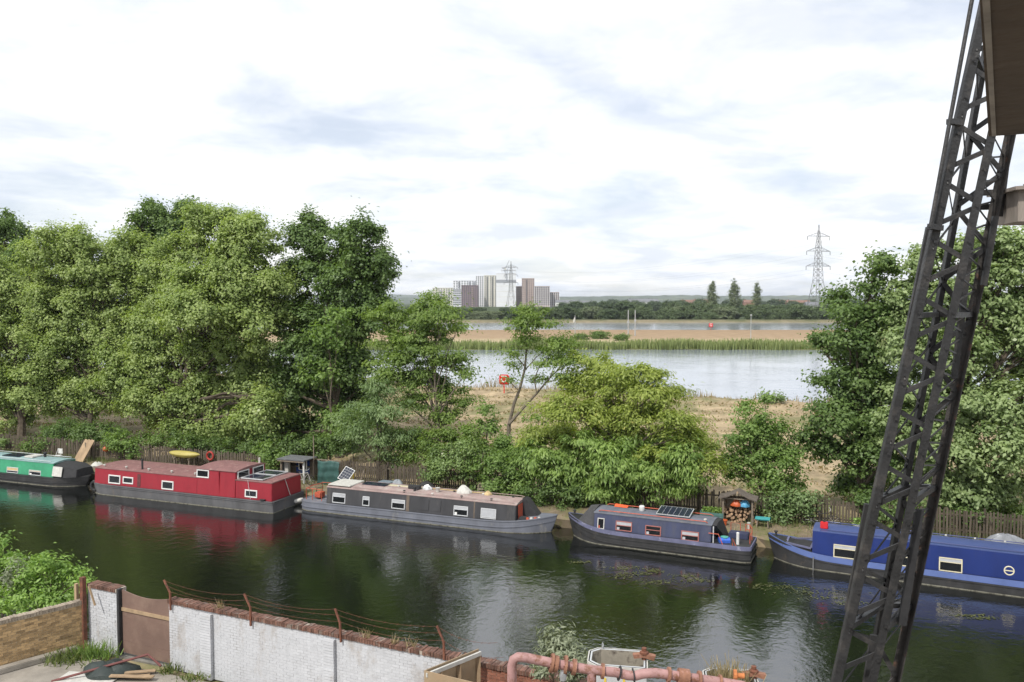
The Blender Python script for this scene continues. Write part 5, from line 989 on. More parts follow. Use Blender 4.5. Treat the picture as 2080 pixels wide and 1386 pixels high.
M_tk = mat('pink_brick_tower', (.40, .31, .275), .85, .08, .1); M_tb = mat('brown_brick_tower', (.28, .2, .155), .85, .08, .1); M_tg = mat('grey_band', (.3, .31, .34), .7, .1, .2)
def balc(cols, mt):
    def f(r, w, h, d):
        for c in cols:
            m = MB()
            for j in range(int(h / 3.1)): m.box(w * c - w * .045, w * c + w * .045, -d / 2 - 1.3, -d / 2 - .12, j * 3.1 + .5, j * 3.1 + 1.7)
            tag(m.build('balconies', mt, r), kind='stuff')
    return f
def grid(cols, mt):
    def f(r, w, h, d):
        m = MB()
        for i in range(cols + 1): x = -w / 2 + w * i / cols; m.box(x - .35, x + .35, -d / 2 - .35, -d / 2 - .12, 0, h)
        tag(m.build('piers', mt, r), kind='stuff')
    return f
tower(880, 921, 586, 1500, M_tc, 'lowest cream block at the left end of the tower cluster', 8, winw=.4, extra=balc((-.1, .3), M_tg))
tower(921, 969, 571, 1520, M_tw, 'white block rising behind the purple brick block', 9, winw=.5, extra=balc((-.25, .2, .4), M_tg))
tower(921, 941, 588, 1440, M_tw, 'narrow blue-grey glazed block left of the purple brick block', 5, winw=.8, winh=.6)
tower(938, 972, 581, 1400, M_tp, 'purple brick block in front of the white blocks', 8, winw=.35, winh=.7, extra=balc((.15,), M_tk))
tower(967, 986, 562, 1450, M_tw, 'white tower half left of the cream balconied tower', 5, winw=.45, winh=.7)
tower(984, 1010, 561, 1430, M_tc, 'cream tower with two dark balcony columns', 5, winw=.35, extra=balc((-.28, .12, .42), M_win))
def wrap(r, w, h, d):
    MB().box(-w / 2 - .4, w / 2 + .4, -d / 2 - .4, d / 2 + .4, h - 15, h - 10).build('grey_deck', M_tg, r)
    m = MB()
    for i in range(6): x = -w * .2 + i * w * .13; m.box(x - .5, x + .5, -d / 2, -d / 2 + 1, h + .9, h + 11)
    m.box(-w * .25, w * .5, -d / 2, d / 2, h + 11, h + 12); m.box(-w * .25, w * .5, -d / 2, d / 2, h + 5.5, h + 6.3); tag(m.build('open_frame', M_tw, r), kind='stuff')
    for z in range(8, int(h) - 16, 9): MB().box(-w / 2 - .12, w / 2 + .12, -d / 2 - .12, d / 2 + .12, z, z + .4).build('sheeting_band', M_tc, r)
tower(1008, 1048, 557, 1400, M_tw, 'white sheeted tower under construction with open frame on top', 0, extra=wrap, depth=24)
tower(1047, 1061, 583, 1440, M_tb, 'narrow brown block between the white sheeted tower and the pink tower', 4, winw=.4)
tower(1060, 1085, 567, 1400, M_tk, 'tall slim pink brick tower right of the white sheeted tower', 6, winw=.38, extra=balc((-.12,), M_win))
tower(1085, 1116, 583, 1390, M_tk, 'wide pink brick block with pale piers', 8, winw=.55, winh=.7, extra=grid(8, M_tw))
tower(1116, 1135, 595, 1410, M_tk, 'lowest pink block at the right end of the tower cluster', 5, winw=.5, winh=.7, extra=grid(5, M_tw))
# tower crane on the unfinished tower
Y = 1385; p = at_Y(1026, 556, Y); r = empty('tower_crane', p, 0, 'small tower crane on top of the white sheeted tower', 'crane'); m = MB()
for (a, b_) in (((0, 0, -8), (0, 0, 8)), ((1.6, 0, -8), (1.6, 0, 8))): m.bar(a, b_, .5, .5)
for i in range(8): m.bar((0, 0, -8 + 2 * i), (1.6, 0, -6 + 2 * i), .3, .3)
m.build('mast', M_tg, r); MB().bar((0, 0, 8), (7, 0, 22), .8, .8).build('jib', M_tg, r); MB().bar((0, 0, 8), (-5, 0, 9), 1.2, 1.4).build('counter_jib', M_tg, r); MB().box(-.8, 1.8, -1, 1, 6.5, 8.6).build('cab', M_tc, r)

# pylons and power lines
M_pyl = mat('pylon_steel', (.17, .17, .175), .6, .15, .3, metal=.2)
def pylon(xx, ytop, Y, label, yaw=.25, th=1.0):
    X = (xx - 1040) / FPX * Y; H = 12 + (612 - ytop) / FPX * Y - 2.4; k = H / 51.0
    r = empty('pylon', (X, Y, 2.4), yaw, label, 'pylon', 'electricity pylons'); z1, z2 = 21 * k, H
    def half(z): return interp(z, [0, 21 * k, 40 * k, H], [4.8 * k, 1.9 * k, 1.1 * k, .12 * k])
    zs = [0, 8 * k, 15 * k, 21 * k] + [21 * k + i * (H - 21 * k) / 10 for i in range(1, 11)]
    t = .22 * th
    for sx, sy in ((-1, -1), (1, -1), (1, 1), (-1, 1)):
        MB().tube([(sx * half(z), sy * half(z), z) for z in zs], [t * (1.15 - .6 * z / H) for z in zs], 5).build('leg', M_pyl, r)
    m = MB()
    for i in range(len(zs) - 2):
        a, b_ = half(zs[i]), half(zs[i + 1])
        for (p1, p2, p3, p4) in (((-1, -1), (1, -1), 0, 0), ((1, -1), (1, 1), 0, 0), ((1, 1), (-1, 1), 0, 0), ((-1, 1), (-1, -1), 0, 0)):
            m.tube([(p1[0] * a, p1[1] * a, zs[i]), (p2[0] * b_, p2[1] * b_, zs[i + 1])], t * .5, 4); m.tube([(p2[0] * a, p2[1] * a, zs[i]), (p1[0] * b_, p1[1] * b_, zs[i + 1])], t * .5, 4)
            m.tube([(p1[0] * b_, p1[1] * b_, zs[i + 1]), (p2[0] * b_, p2[1] * b_, zs[i + 1])], t * .45, 4)
    m.build('lattice', M_pyl, r); ends = []
    for z, aw in ((29 * k, 7.4 * k), (37 * k, 7.2 * k), (45 * k, 6.8 * k)):
        for sx in (-1, 1):
            m = MB(); hw_ = half(z)
            for sy in (-1, 1): m.tube([(sx * hw_, sy * hw_, z), (sx * aw, 0, z - .2 * k)], t * .7, 4); m.tube([(sx * hw_, sy * hw_, z + 1.8 * k), (sx * aw, 0, z - .2 * k)], t * .55, 4)
            for q in (.3, .6): m.tube([(sx * lerp(hw_, aw, q), 0, z - .1), (sx * lerp(hw_, aw, q), 0, z + 1.6 * k * (1 - q))], t * .4, 4)
            a = m.build('crossarm', M_pyl, r); MB().tube([(sx * aw, 0, z - .2 * k), (sx * aw, 0, z - 2.2 * k)], .16 * k, 6).build('insulator', M_pyl, a)
            ends.append(Matrix.Translation((X, Y, 2.4)) @ Matrix.Rotation(yaw, 4, 'Z') @ Vector((sx * aw, 0, z - 2.2 * k)))
    return ends
E1 = pylon(1660, 458, 430, 'large lattice pylon standing right of the poplars', th=.62); E2 = pylon(1038, 531, 800, 'distant lattice pylon in front of the white sheeted tower', th=.6); E3 = pylon(2700, 440, 330, 'pylon out beyond the trees on the right', th=1.2)
M_wire = mat('power_line', (.24, .25, .27), .6, .1, 1)
def wire(a, b_, sag, r, lab):
    pts = [a.lerp(b_, i / 20) - Vector((0, 0, sag * 4 * (i / 20) * (1 - i / 20))) for i in range(21)]
    tag(MB().tube(pts, r, 4).build('power_line', M_wire), lab, 'power line', 'power lines between the pylons')
for a, b_ in zip(E1, E2): wire(a, b_, 9, .022, 'thin sagging power line from the large pylon to the distant one')
for a, b_ in zip(E1, E3): wire(a, b_, 8, .022, 'thin power line running right from the large pylon')
# hills on the skyline
def ridge(name, Y, x0, x1, z0, amp, mt, seed):
    rs = random.Random(seed); ph = [rs.uniform(0, 6) for _ in range(8)]; n = 320; top = []; bot = []; back = []
    for i in range(n + 1):
        x = lerp(x0, x1, i / n); h = z0 + amp * (.5 * math.sin(x / 900 + ph[0]) + .35 * math.sin(x / 370 + ph[1]) + .16 * math.sin(x / 110 + ph[2])) + rs.uniform(0, 5)
        top.append((x, Y + 80 * math.sin(x / 500), h)); bot.append((x, Y - 900, 2)); back.append((x, Y + 900, 2))
    mid = [((a[0]), (a[1] + b_[1]) / 2 - 60, (a[2] + b_[2]) * .46) for a, b_ in zip(top, bot)]
    m = MB(); m.loft([bot, mid, top, back], closed=False); tag(m.build(name, mt), kind='structure')
M_hill = mat('wooded_hill', (.050, .072, .038), .95, .5, .012, col2=(.12, .14, .07), c2=(.52, .6), s2=.006)
ridge('hills', 4200, -4500, 4500, 34, 9, M_hill, 2); ridge('hills', 6500, -6500, 6500, 52, 14, M_hill, 5)
# ------------------------------------------------------------------ near yard: walls, gate, barbed wire
YZ = 1.6; WA = R(24.25); WO = Vector((-9.79, 23.14, 0)); wu = Vector((math.cos(WA), -math.sin(WA), 0)); wn_ = Vector((math.sin(WA), math.cos(WA), 0))
def wall_pt(x, y, off=0.0):
    d = ray(x, y); k = ((WO + wn_ * off).dot(wn_)) / d.dot(wn_); p = C0 + d * k; return (p - WO).dot(wu), p.z
def project(p):
    v = p - C0; fwd = Vector((0, CP, -SP)); up = Vector((0, SP, CP)); k = v.dot(fwd)
    return (1040 + FPX * v.x / k, 693 - FPX * v.dot(up) / k, k)
M_paint = mat('white_painted_brick', (.49, .50, .525), .75, .08, 6, .35, 40, col2=(.30, .26, .225), c2=(.54, .74), s2=1.3, objrand=.05, coords='World', stretch=(1, 1, .5))
M_paintm = mat('white_painted_mortar', (.47, .48, .50), .85, .10, 5, .5, 30, col2=(.15, .135, .12), c2=(.52, .66), s2=1.1, coords='World')
M_redbr = mat('red_brown_brick', (.24, .10, .065), .9, .3, 8, .5, 40, objrand=.3, coords='World')
M_mort = mat('grey_mortar', (.30, .27, .23), .95, .2, 6, .5, 30)
M_yelbr = mat('yellow_stock_brick', (.37, .25, .125), .9, .25, 9, .5, 40, col2=(.12, .08, .055), c2=(.62, .78), s2=2.5, objrand=.35, coords='World')
M_ymort = mat('buff_mortar', (.44, .37, .27), .95, .2, 6, .5, 30)
M_cop = mat('red_coping_brick', (.145, .075, .054), .92, .35, 7, .7, 35, col2=(.27, .245, .21), c2=(.54, .70), s2=3, objrand=.35, coords='World')
M_capm = mat('coping_mortar', (.36, .31, .26), .95, .25, 5, .7, 25)
M_rust = mat('rusty_iron', (.16, .062, .036), .85, .35, 9, .5, 30, col2=(.07, .035, .025), c2=(.5, .65), s2=8)
def bmesh_brick(l, h, d, mt):
    me = MB().box(-l / 2, l / 2, 0, d, -h / 2, h / 2).mesh('brick'); me.materials.append(mt); return me
def brick_wall(root, x0, x1, z0, z1, mb_, mm, thick=.22, jit=.003, rec=.010, bl=.226, bh=.0755):
    MB().box(x0, x1, rec, thick, z0, z1).build('mortar', mm, root)
    bl_, full = [], []; nrow = int((z1 - z0) / bh + .3)
    for j in range(nrow):
        z = z0 + (j + .5) * bh; off = 0 if j % 2 else -bl / 2; i = 0
        while True:
            a = x0 + off + i * bl; b_ = a + bl - .011; i += 1
            if a > x1 - .02: break
            a = max(a, x0); b_ = min(b_, x1)
            if b_ - a > .04: full.append((a, b_, z))
    Mw = Matrix.Translation(root.location) @ Matrix.Rotation(root.rotation_euler[2], 4, 'Z')
    def key(q):
        x, y, k = project(Mw @ Vector(((q[0] + q[1]) / 2, 0, q[2]))); vis = -5 < x < 2085 and -5 < y < 1390
        return (0 if vis else 1, k)
    full.sort(key=key); cache = {}; rest = MB()
    for n_, (a, b_, z) in enumerate(full):
        l = round(b_ - a, 3); dy = random.gauss(0, jit)
        if n_ < 300:
            if l not in cache: cache[l] = bmesh_brick(l, .0655, .05, mb_)
            inst('brick', cache[l], ((a + b_) / 2, dy, z), (random.gauss(0, .008), 0, random.gauss(0, .006)), root)
        else: rest.box(a, b_, dy, dy + .05, z - .0325, z + .0325)
    if rest.v: tag(rest.build('more_bricks', mb_, root), kind='stuff')
def coping(root, x0, x1, z, mb_, mm, d0=-.045, d1=.26, h=.11, step=.079, name='coping_brick'):
    MB().box(x0, x1, d0 + .02, d1 - .02, z, z + h * .86).build('coping_mortar', mm, root)
    me = MB().box(-.033, .033, d0, d1, 0, h).mesh(name); me.materials.append(mb_); n_ = int((x1 - x0) / step); rest = MB()
    for i in range(n_):
        x = x0 + (i + .5) * step
        if i < 300: inst(name, me, (x, random.gauss(0, .006), z + random.gauss(0, .004) + .003), (random.gauss(0, .02), random.gauss(0, .015), random.gauss(0, .02)), root, (random.uniform(.92, 1.08), random.uniform(.97, 1.03), random.uniform(.9, 1.08)))
        else: rest.box(x - .033, x + .033, d0, d1, z, z + h)
    if rest.v: tag(rest.build('more_' + name + 's', mb_, root), kind='stuff')
ZT = 3.40
def wroot(name, label): return empty(name, WO + wn_ * .03 + Vector((0, 0, 0)), -WA, label, 'wall', 'walls round the yard')
xe = wall_pt(955, 1340)[0]
r = wroot('painted_brick_wall', 'white painted brick wall with red coping along the near canal side'); brick_wall(r, .0, xe, YZ - .1, ZT, M_paint, M_paintm, rec=.005, jit=.0015)
coping(r, -.03, xe, ZT + .002, M_cop, M_capm)
for (a, b_) in ((410, 432), (660, 681)):
    xa, xb = wall_pt(a, 1300)[0], wall_pt(b_, 1300)[0]
    MB().box(xa + .01, xb - .01, -.10, .009, YZ - .1, ZT - .12).build('pilaster', M_paintm, r)
    me = bmesh_brick(xb - xa, .0655, .09, M_paint)
    for j in range(24): inst('pilaster_brick', me, ((xa + xb) / 2, -.112 + random.gauss(0, .003), YZ - .06 + (j + .5) * .0755), (0, 0, random.gauss(0, .008)), r)
r2 = wroot('brick_wall', 'unpainted red brick wall continuing the white wall behind the pink pipes'); xf = wall_pt(1450, 1400)[0]
brick_wall(r2, xe + .002, xf, YZ - .1, ZT, M_redbr, M_mort); coping(r2, xe + .002, xf, ZT + .002, M_cop, M_capm)
xp0, xp1 = wall_pt(178, 1250)[0], wall_pt(243, 1250)[0]
r3 = wroot('brick_pier', 'white painted brick pier left of the brown gate'); brick_wall(r3, xp0, xp1 - .1, YZ - .1, ZT, M_paint, M_paintm, thick=.3); coping(r3, xp0, xp1 - .1, ZT + .002, M_cop, M_capm, d1=.33)
o = MB().box(xp1 - .09, xp1 + .01, -.06, .1, YZ - .05, ZT + .13).build('gate_post', M_canvas, bevel=.01); o.location = r3.location; o.rotation_euler = r3.rotation_euler; tag(o, 'black steel gate post at the right side of the white brick pier', 'post')
# brown gate of sheet boards
g = empty('gate', WO + wn_ * .08, -WA, 'brown weathered board gate between the pier and the white wall', 'gate'); gx0, gx1 = xp1 + .02, -.012
M_gate = mat('brown_gate_board', (.165, .105, .083), .85, .18, 1.2, .3, 20, col2=(.22, .15, .115), c2=(.5, .7), s2=1.3)
def sag_panel(z0, z1, curved):
    n_ = 10; top = [(lerp(gx0, gx1, i / n_), z1 - (.12 * math.sin(math.pi * i / n_) if curved else 0)) for i in range(n_ + 1)]
    m = MB(); m.loft([[(x, 0, z0), (x, 0, z), (x, .03, z), (x, .03, z0)] for x, z in top]); return m
sag_panel(2.95, ZT + .10, True).build('board', M_gate, g); sag_panel(1.98, 2.945, False).build('board', M_gate, g); sag_panel(YZ + .02, 1.975, False).build('board', M_gate, g)
MB().box(gx0, gx1, -.035, -.002, 2.88, 2.98).build('batten', M_wood, g)
# yellow stock brick wall going left
yc = Vector((-12.75, 24.47, 0)); yd = Vector((.697, .717, 0)); yl = 6.0; ry = empty('yellow_brick_wall', yc - yd * yl, math.atan2(.717, .697), 'yellow stock brick wall with grey coping at the lower left', 'wall', 'walls round the yard')
brick_wall(ry, 0, yl - .12, YZ - .2, 2.93, M_yelbr, M_ymort); coping(ry, 0, yl - .12, 2.935, mat('grey_buff_coping', (.27, .225, .175), .92, .25, 8, .5, objrand=.2), M_ymort, d0=-.01, d1=.23, h=.1)
MB().box(0, yl - .4, -.28, -.003, YZ + .002, YZ + .16).build('kerb', M_conc, ry, bevel=.02)
# timber posts in the corner
for (x, y0, y1, wd, mt, lab) in ((163, 1185, 1330, .09, M_wood, 'pale timber post in the corner where the yellow wall ends'), (176, 1172, 1325, .13, M_rust, 'rusty steel post beside the pale corner post')):
    a, z0 = wall_pt(x, y1, -.05); _, z1 = wall_pt(x, y0, -.05); o = MB().bar((0, 0, YZ - .02), (0, 0, z1), wd, wd).build('corner_post', mt); o.location = WO + wu * a - wn_ * .12; o.rotation_euler = (0, 0, -WA); tag(o, lab, 'post')
o = MB().bar((0, 0, 0), (.25, 0, -.55), .05, .04).build('brace', M_wood); a, z = wall_pt(176, 1192, -.3); o.location = WO + wu * a - wn_ * .23 + Vector((0, 0, z)); o.rotation_euler = (0, 0, -WA); tag(o, 'short diagonal timber brace nailed to the rusty corner post', 'brace')
# barbed-wire fence on cranked rusty posts
bw = empty('barbed_wire_fence', WO, -WA, 'rusty cranked posts with barbed wire strands above the white wall', 'fence'); tips = []
for (xb_, yb_, xm_, ym_, xt_, yt_) in ((346, 1240, 345, 1205, 331, 1179), (509, 1272, 508, 1235, 494, 1207), (692, 1305, 690, 1266, 679, 1237), (902, 1341, 901, 1305, 886, 1272)):
    q = [wall_pt(xb_, yb_, -.05), wall_pt(xm_, ym_, -.05), wall_pt(xt_, yt_, -.05)]; P3 = [Vector((q[0][0], -.04, q[0][1])), Vector((q[1][0], -.04, q[1][1])), Vector((q[2][0], -.02, q[2][1]))]
    m = MB(); m.bar(P3[0], P3[1], .048, .045, (0, 1, 0)); m.bar(P3[1], P3[2], .042, .04, (0, 1, 0)); m.build('cranked_post', M_rust, bw); tips.append(P3)
for lvl in range(4):
    pts = []
    for P3 in tips: pts.append(P3[1].lerp(P3[2], (.95, .55, .1)[lvl]) if lvl < 3 else P3[0].lerp(P3[1], .62))
    pts.append(pts[-1] + Vector((1.6, 0, -.12))) if lvl in (0, 2) else None
    full = []
    for a, b_ in zip(pts[:-1], pts[1:]):
        s_ = random.uniform(.05, .16); full += [a.lerp(b_, i / 8) - Vector((0, 0, s_ * 4 * (i / 8) * (1 - i / 8))) for i in range(8)]
    full.append(pts[-1]); w_ = MB().tube(full, .0035, 4).build('wire', M_rust, bw)
    m = MB()
    for i in range(2, len(full) - 1):
        for q in (0,): p = full[i].lerp(full[i + 1] if i + 1 < len(full) else full[i], q); m.bar(p + Vector((-.015, -.02, -.02)), p + Vector((.015, .02, .02)), .005, .005); m.bar(p + Vector((.015, -.02, .02)), p + Vector((-.015, .02, -.02)), .005, .005)
    tag(m.build('barbs', M_rust, w_), kind='stuff')
# yard rubbish by the gate
def yard_at(x, y): return at_z(x, y, YZ)
o = MB().loft([[(math.cos(a) * .75 * k * (1 + .2 * math.sin(3 * a)), math.sin(a) * .55 * k, z + .05 * math.sin(4 * a + z * 9)) for a in np.linspace(0, 2 * math.pi, 20, endpoint=False)] for z, k in ((0, 1), (.12, .95), (.24, .65), (.3, .2))]).build('tarpaulin_heap', mat('dark_green_sheet', (.025, .035, .032), .6, .3, 4, .5, 8), smooth=True); o.location = yard_at(222, 1368) + Vector((0, 0, .0)); tag(o, 'dark crumpled sheet on the yard in front of the pier', 'tarpaulin')
o = MB().tube([(0, 0, 0), (2.3, .75, .42), (2.75, .55, .18)], .035, 8).build('steel_bar', mat('dark_red_steel', (.14, .045, .04), .6, .3, 6), smooth=True); o.location = yard_at(105, 1388) + Vector((0, 0, .05)); tag(o, 'bent dark red steel bar across the dark sheet', 'bar')
o = MB().box(-.8, .8, -.4, .4, 0, .03).build('board', M_dirtwhite); o.location = yard_at(175, 1384) + Vector((0, 0, .02)); o.rotation_euler = (0, 0, -.15); tag(o, 'white sheet of board lying on the yard at the bottom edge', 'board')
for i, (x, y, a, l) in enumerate(((262, 1375, .1, 1.1), (275, 1380, -.1, .9), (285, 1372, .25, .8), (268, 1384, .0, 1.2))):
    o = MB().box(-l / 2, l / 2, -.07, .07, 0, .03).build('plank', M_wood); o.location = yard_at(x, y) + Vector((0, 0, .02 + .035 * i)); o.rotation_euler = (0, .02, a); tag(o, ('splintered plank on top of the wood scraps below the gate', 'short pale offcut in the wood scraps below the gate', 'small slanting offcut in the wood scraps below the gate', 'longest plank of the wood scraps at the bottom edge below the gate')[i], 'plank', 'wood scraps below the gate')
def weeds(x, y, n_, rx, ry_, h, lab, lm=LF_mid, z=YZ):
    c = at_z(x, y, z); p = np.array(c) + np.stack([RNG.normal(0, rx, n_), RNG.normal(0, ry_, n_), np.zeros(n_)], 1); tag(blades('weeds', p, RNG.uniform(.3, 1, n_) * h, RNG.uniform(.02, .05, n_), lm, lean=.45), lab, 'weeds', kind='stuff')
weeds(135, 1342, 260, .35, .2, .35, 'green weeds growing at the foot of the yellow wall', LF_green); weeds(190, 1335, 300, .35, .15, .45, 'weeds at the foot of the white pier', LF_mid); weeds(345, 1366, 90, .15, .1, .3, 'small weed tuft at the left foot of the white wall', LF_green); weeds(395, 1380, 90, .2, .1, .2, 'weed tuft beside the first pilaster of the white wall', LF_green)
# sprigs on the coping
for (x, y, lab) in ((445, 1232, 'dry yellow sprig growing on the coping near the first cranked post'), (745, 1285, 'orange weed sprig on the coping between the posts'), (800, 1296, 'pale sprig on the coping right of the third post'), (835, 1303, 'dry tuft on the coping left of the last cranked post')):
    a, z = wall_pt(x, y, .1); c = WO + wu * a + wn_ * .1; n_ = 26
    p = np.array([c.x, c.y, ZT + .10]) + np.stack([RNG.normal(0, .06, n_), RNG.normal(0, .05, n_), np.zeros(n_)], 1); tag(blades('coping_weed', p, RNG.uniform(.08, .28, n_), RNG.uniform(.01, .03, n_), LF_grass, lean=.4), lab, 'weeds', kind='stuff')

# shrubs beyond the yellow wall
def near_shrub(name, label, x, Y, lobes, lm, **k):
    L_ = []
    for (px_, py_, rx, ry_) in lobes:
        c = at_Y(px_, py_, Y + random.uniform(-.4, .4)); s_ = Y / FPX; L_.append((c, (rx * s_, (rx + ry_) * .45 * s_, ry_ * s_)))
    p = at_Y(x, 1200, Y); return make_tree(name, label, 'shrub', (p.x, p.y, k.pop('z', 1.5)), L_, lm, low=.7, trunk_r=.05, **k)
near_shrub('leafy_shrub', 'bright green leafy shrub spilling over the yellow wall', 90, 25.6, [(95, 1165, 45, 30), (140, 1175, 35, 24), (60, 1200, 50, 35), (120, 1210, 45, 30), (150, 1205, 25, 22), (30, 1225, 45, 30), (90, 1235, 45, 20), (170, 1180, 14, 12), (80, 1140, 16, 14)], LF_bush, leaf=(.15, .065), dens=300, clump=.30, flat=.7)
near_shrub('leafy_shrub', 'taller yellow-green shrub at the left edge above the yellow wall', 5, 26.6, [(5, 1120, 35, 30), (-20, 1160, 50, 45), (30, 1150, 25, 25), (0, 1190, 50, 30)], LF_bush, leaf=(.15, .065), dens=260, clump=.3, flat=.7)
near_shrub('buddleia_bush', 'grey pinkish buddleia between the two green shrubs at the left', 30, 25.9, [(40, 1150, 22, 16), (20, 1180, 26, 22), (50, 1180, 16, 14)], LF_budd, leaf=(.14, .04), dens=230, clump=.25)
near_shrub('buddleia_bush', 'grey-green buddleia bush behind the pink pipes at the bottom', 1140, 16.9, [(1125, 1302, 24, 18), (1165, 1312, 24, 18), (1140, 1320, 34, 18), (1110, 1330, 20, 16), (1150, 1340, 36, 18), (1190, 1335, 18, 16), (1120, 1365, 30, 18), (1170, 1370, 30, 16)], LF_budd, leaf=(.15, .04), dens=700, clump=.2, flat=.9, z=1.6)

# plywood enclosure
M_ply = mat('plywood_sheet', (.31, .23, .145), .8, .12, 2, .15, 30, col2=(.33, .23, .14), c2=(.5, .7), s2=2.5)
zt_ = 3.9; A, B, Cc = at_z(862, 1362, zt_), at_z(972, 1318, zt_), at_z(1010, 1398, zt_)
e = empty('plywood_enclosure', Vector((A.x, A.y, YZ)), 0, 'open-topped plywood enclosure against the wall at the bottom', 'enclosure'); hh = zt_ - YZ
def panel(P, Q, name, mt, off=0.0, th=.02, z0=0.0, z1=hh):
    P, Q = Vector((P.x - A.x, P.y - A.y, 0)), Vector((Q.x - A.x, Q.y - A.y, 0)); d = (Q - P).normalized(); nn = Vector((-d.y, d.x, 0)) * off
    return MB().bar(P + nn + Vector((0, 0, (z0 + z1) / 2)), Q + nn + Vector((0, 0, (z0 + z1) / 2)), th, z1 - z0).build(name, mt, e)
panel(A, Cc, 'front_sheet', M_ply); panel(A, B, 'side_sheet', M_ply, z1=hh - .002)
dAB = (B - A).normalized(); nAB = Vector((dAB.y, -dAB.x, 0))
panel(A, B, 'top_rail', M_dirtwhite, off=-.075, th=.05, z0=hh - .13, z1=hh - .04)
for q in (.25, .6, .97):
    P = A.lerp(B, q) + nAB * .055; P = Vector((P.x - A.x, P.y - A.y, 0)); MB().bar(P, P + Vector((0, 0, hh - .14)), .05, .09).build('stud', M_wood, e)
# pink pipes
M_pinkp = mat('faded_pink_pipe', (.36, .205, .195), .6, .2, 3, .2, 20, col2=(.19, .085, .05), c2=(.50, .62), s2=5.5)
M_flange = mat('rusty_flange', (.25, .12, .075), .85, .35, 8, .5, 30, col2=(.40, .22, .18), c2=(.56, .7), s2=6)
pr = empty('pink_pipe', (0, 0, 0), 0, 'faded pink steel pipe run with rusty flanges along the bottom', 'pipe')
YP = 15.0
def pp(x, y, D=YP): return at_Y(x, y, D)
a = pp(1040, 1342); o0 = Vector((a.x, a.y, YZ)); pr.location = o0
def L_(v): return Vector(v) - o0
kx = [(1040, 1352), (1043, 1340), (1052, 1335), (1068, 1336), (1130, 1349), (1200, 1361), (1250, 1366), (1275, 1372), (1290, 1373), (1305, 1369), (1330, 1367), (1400, 1377), (1450, 1384), (1512, 1394)]
r_p = .088
MB().tube([Vector((0, 0, -.02))] + [L_(pp(x, y)) for x, y in kx], r_p, 16).build('pipe', M_pinkp, pr, smooth=True)
for x in (1040 + 162, 1388):
    y = float(np.interp(x, [k[0] for k in kx], [k[1] for k in kx])); c = L_(pp(x, y)); MB().tube([(c.x, c.y, 0), (c.x, c.y, c.z)], .085, 14).build('branch_pipe', M_pinkp, pr, smooth=True)
for x, rr, wd, mt in ((1121, .175, .05, M_flange), (1128, .15, .1, M_flange), (1148, .18, .05, M_flange), (1166, .145, .07, M_flange), (1224, .14, .05, M_flange), (1258, .135, .02, M_canvas), (1287, .135, .02, M_canvas), (1358, .14, .05, M_flange), (1388, .15, .2, M_flange), (1420, .15, .05, M_flange), (1462, .135, .04, M_flange)):
    ys_ = [k[1] for k in kx]; xs_k = [k[0] for k in kx]; y = float(np.interp(x, xs_k, ys_)); c = L_(pp(x, y)); c2 = L_(pp(x + 6, float(np.interp(x + 6, xs_k, ys_)))); d = (c2 - c).normalized()
    f = MB().tube([c - d * wd / 2, c + d * wd / 2], rr, 16).build('flange', mt, pr, smooth=True)
    if rr > .16:
        for i in range(6):
            an = i * math.pi / 3; up = d.orthogonal().normalized(); sd = d.cross(up); q = c + (up * math.cos(an) + sd * math.sin(an)) * (rr - .03); MB().tube([q - d * (wd / 2 + .02), q + d * (wd / 2 + .02)], .014, 6).build('bolt', M_rust, f)
c = L_(pp(1143, 1366)); MB().lathe((c.x, c.y - .1, c.z - .1), [(.06, 0), (.07, .1), (.045, .17)], 10).build('drain_cap', M_steel, pr, smooth=True)
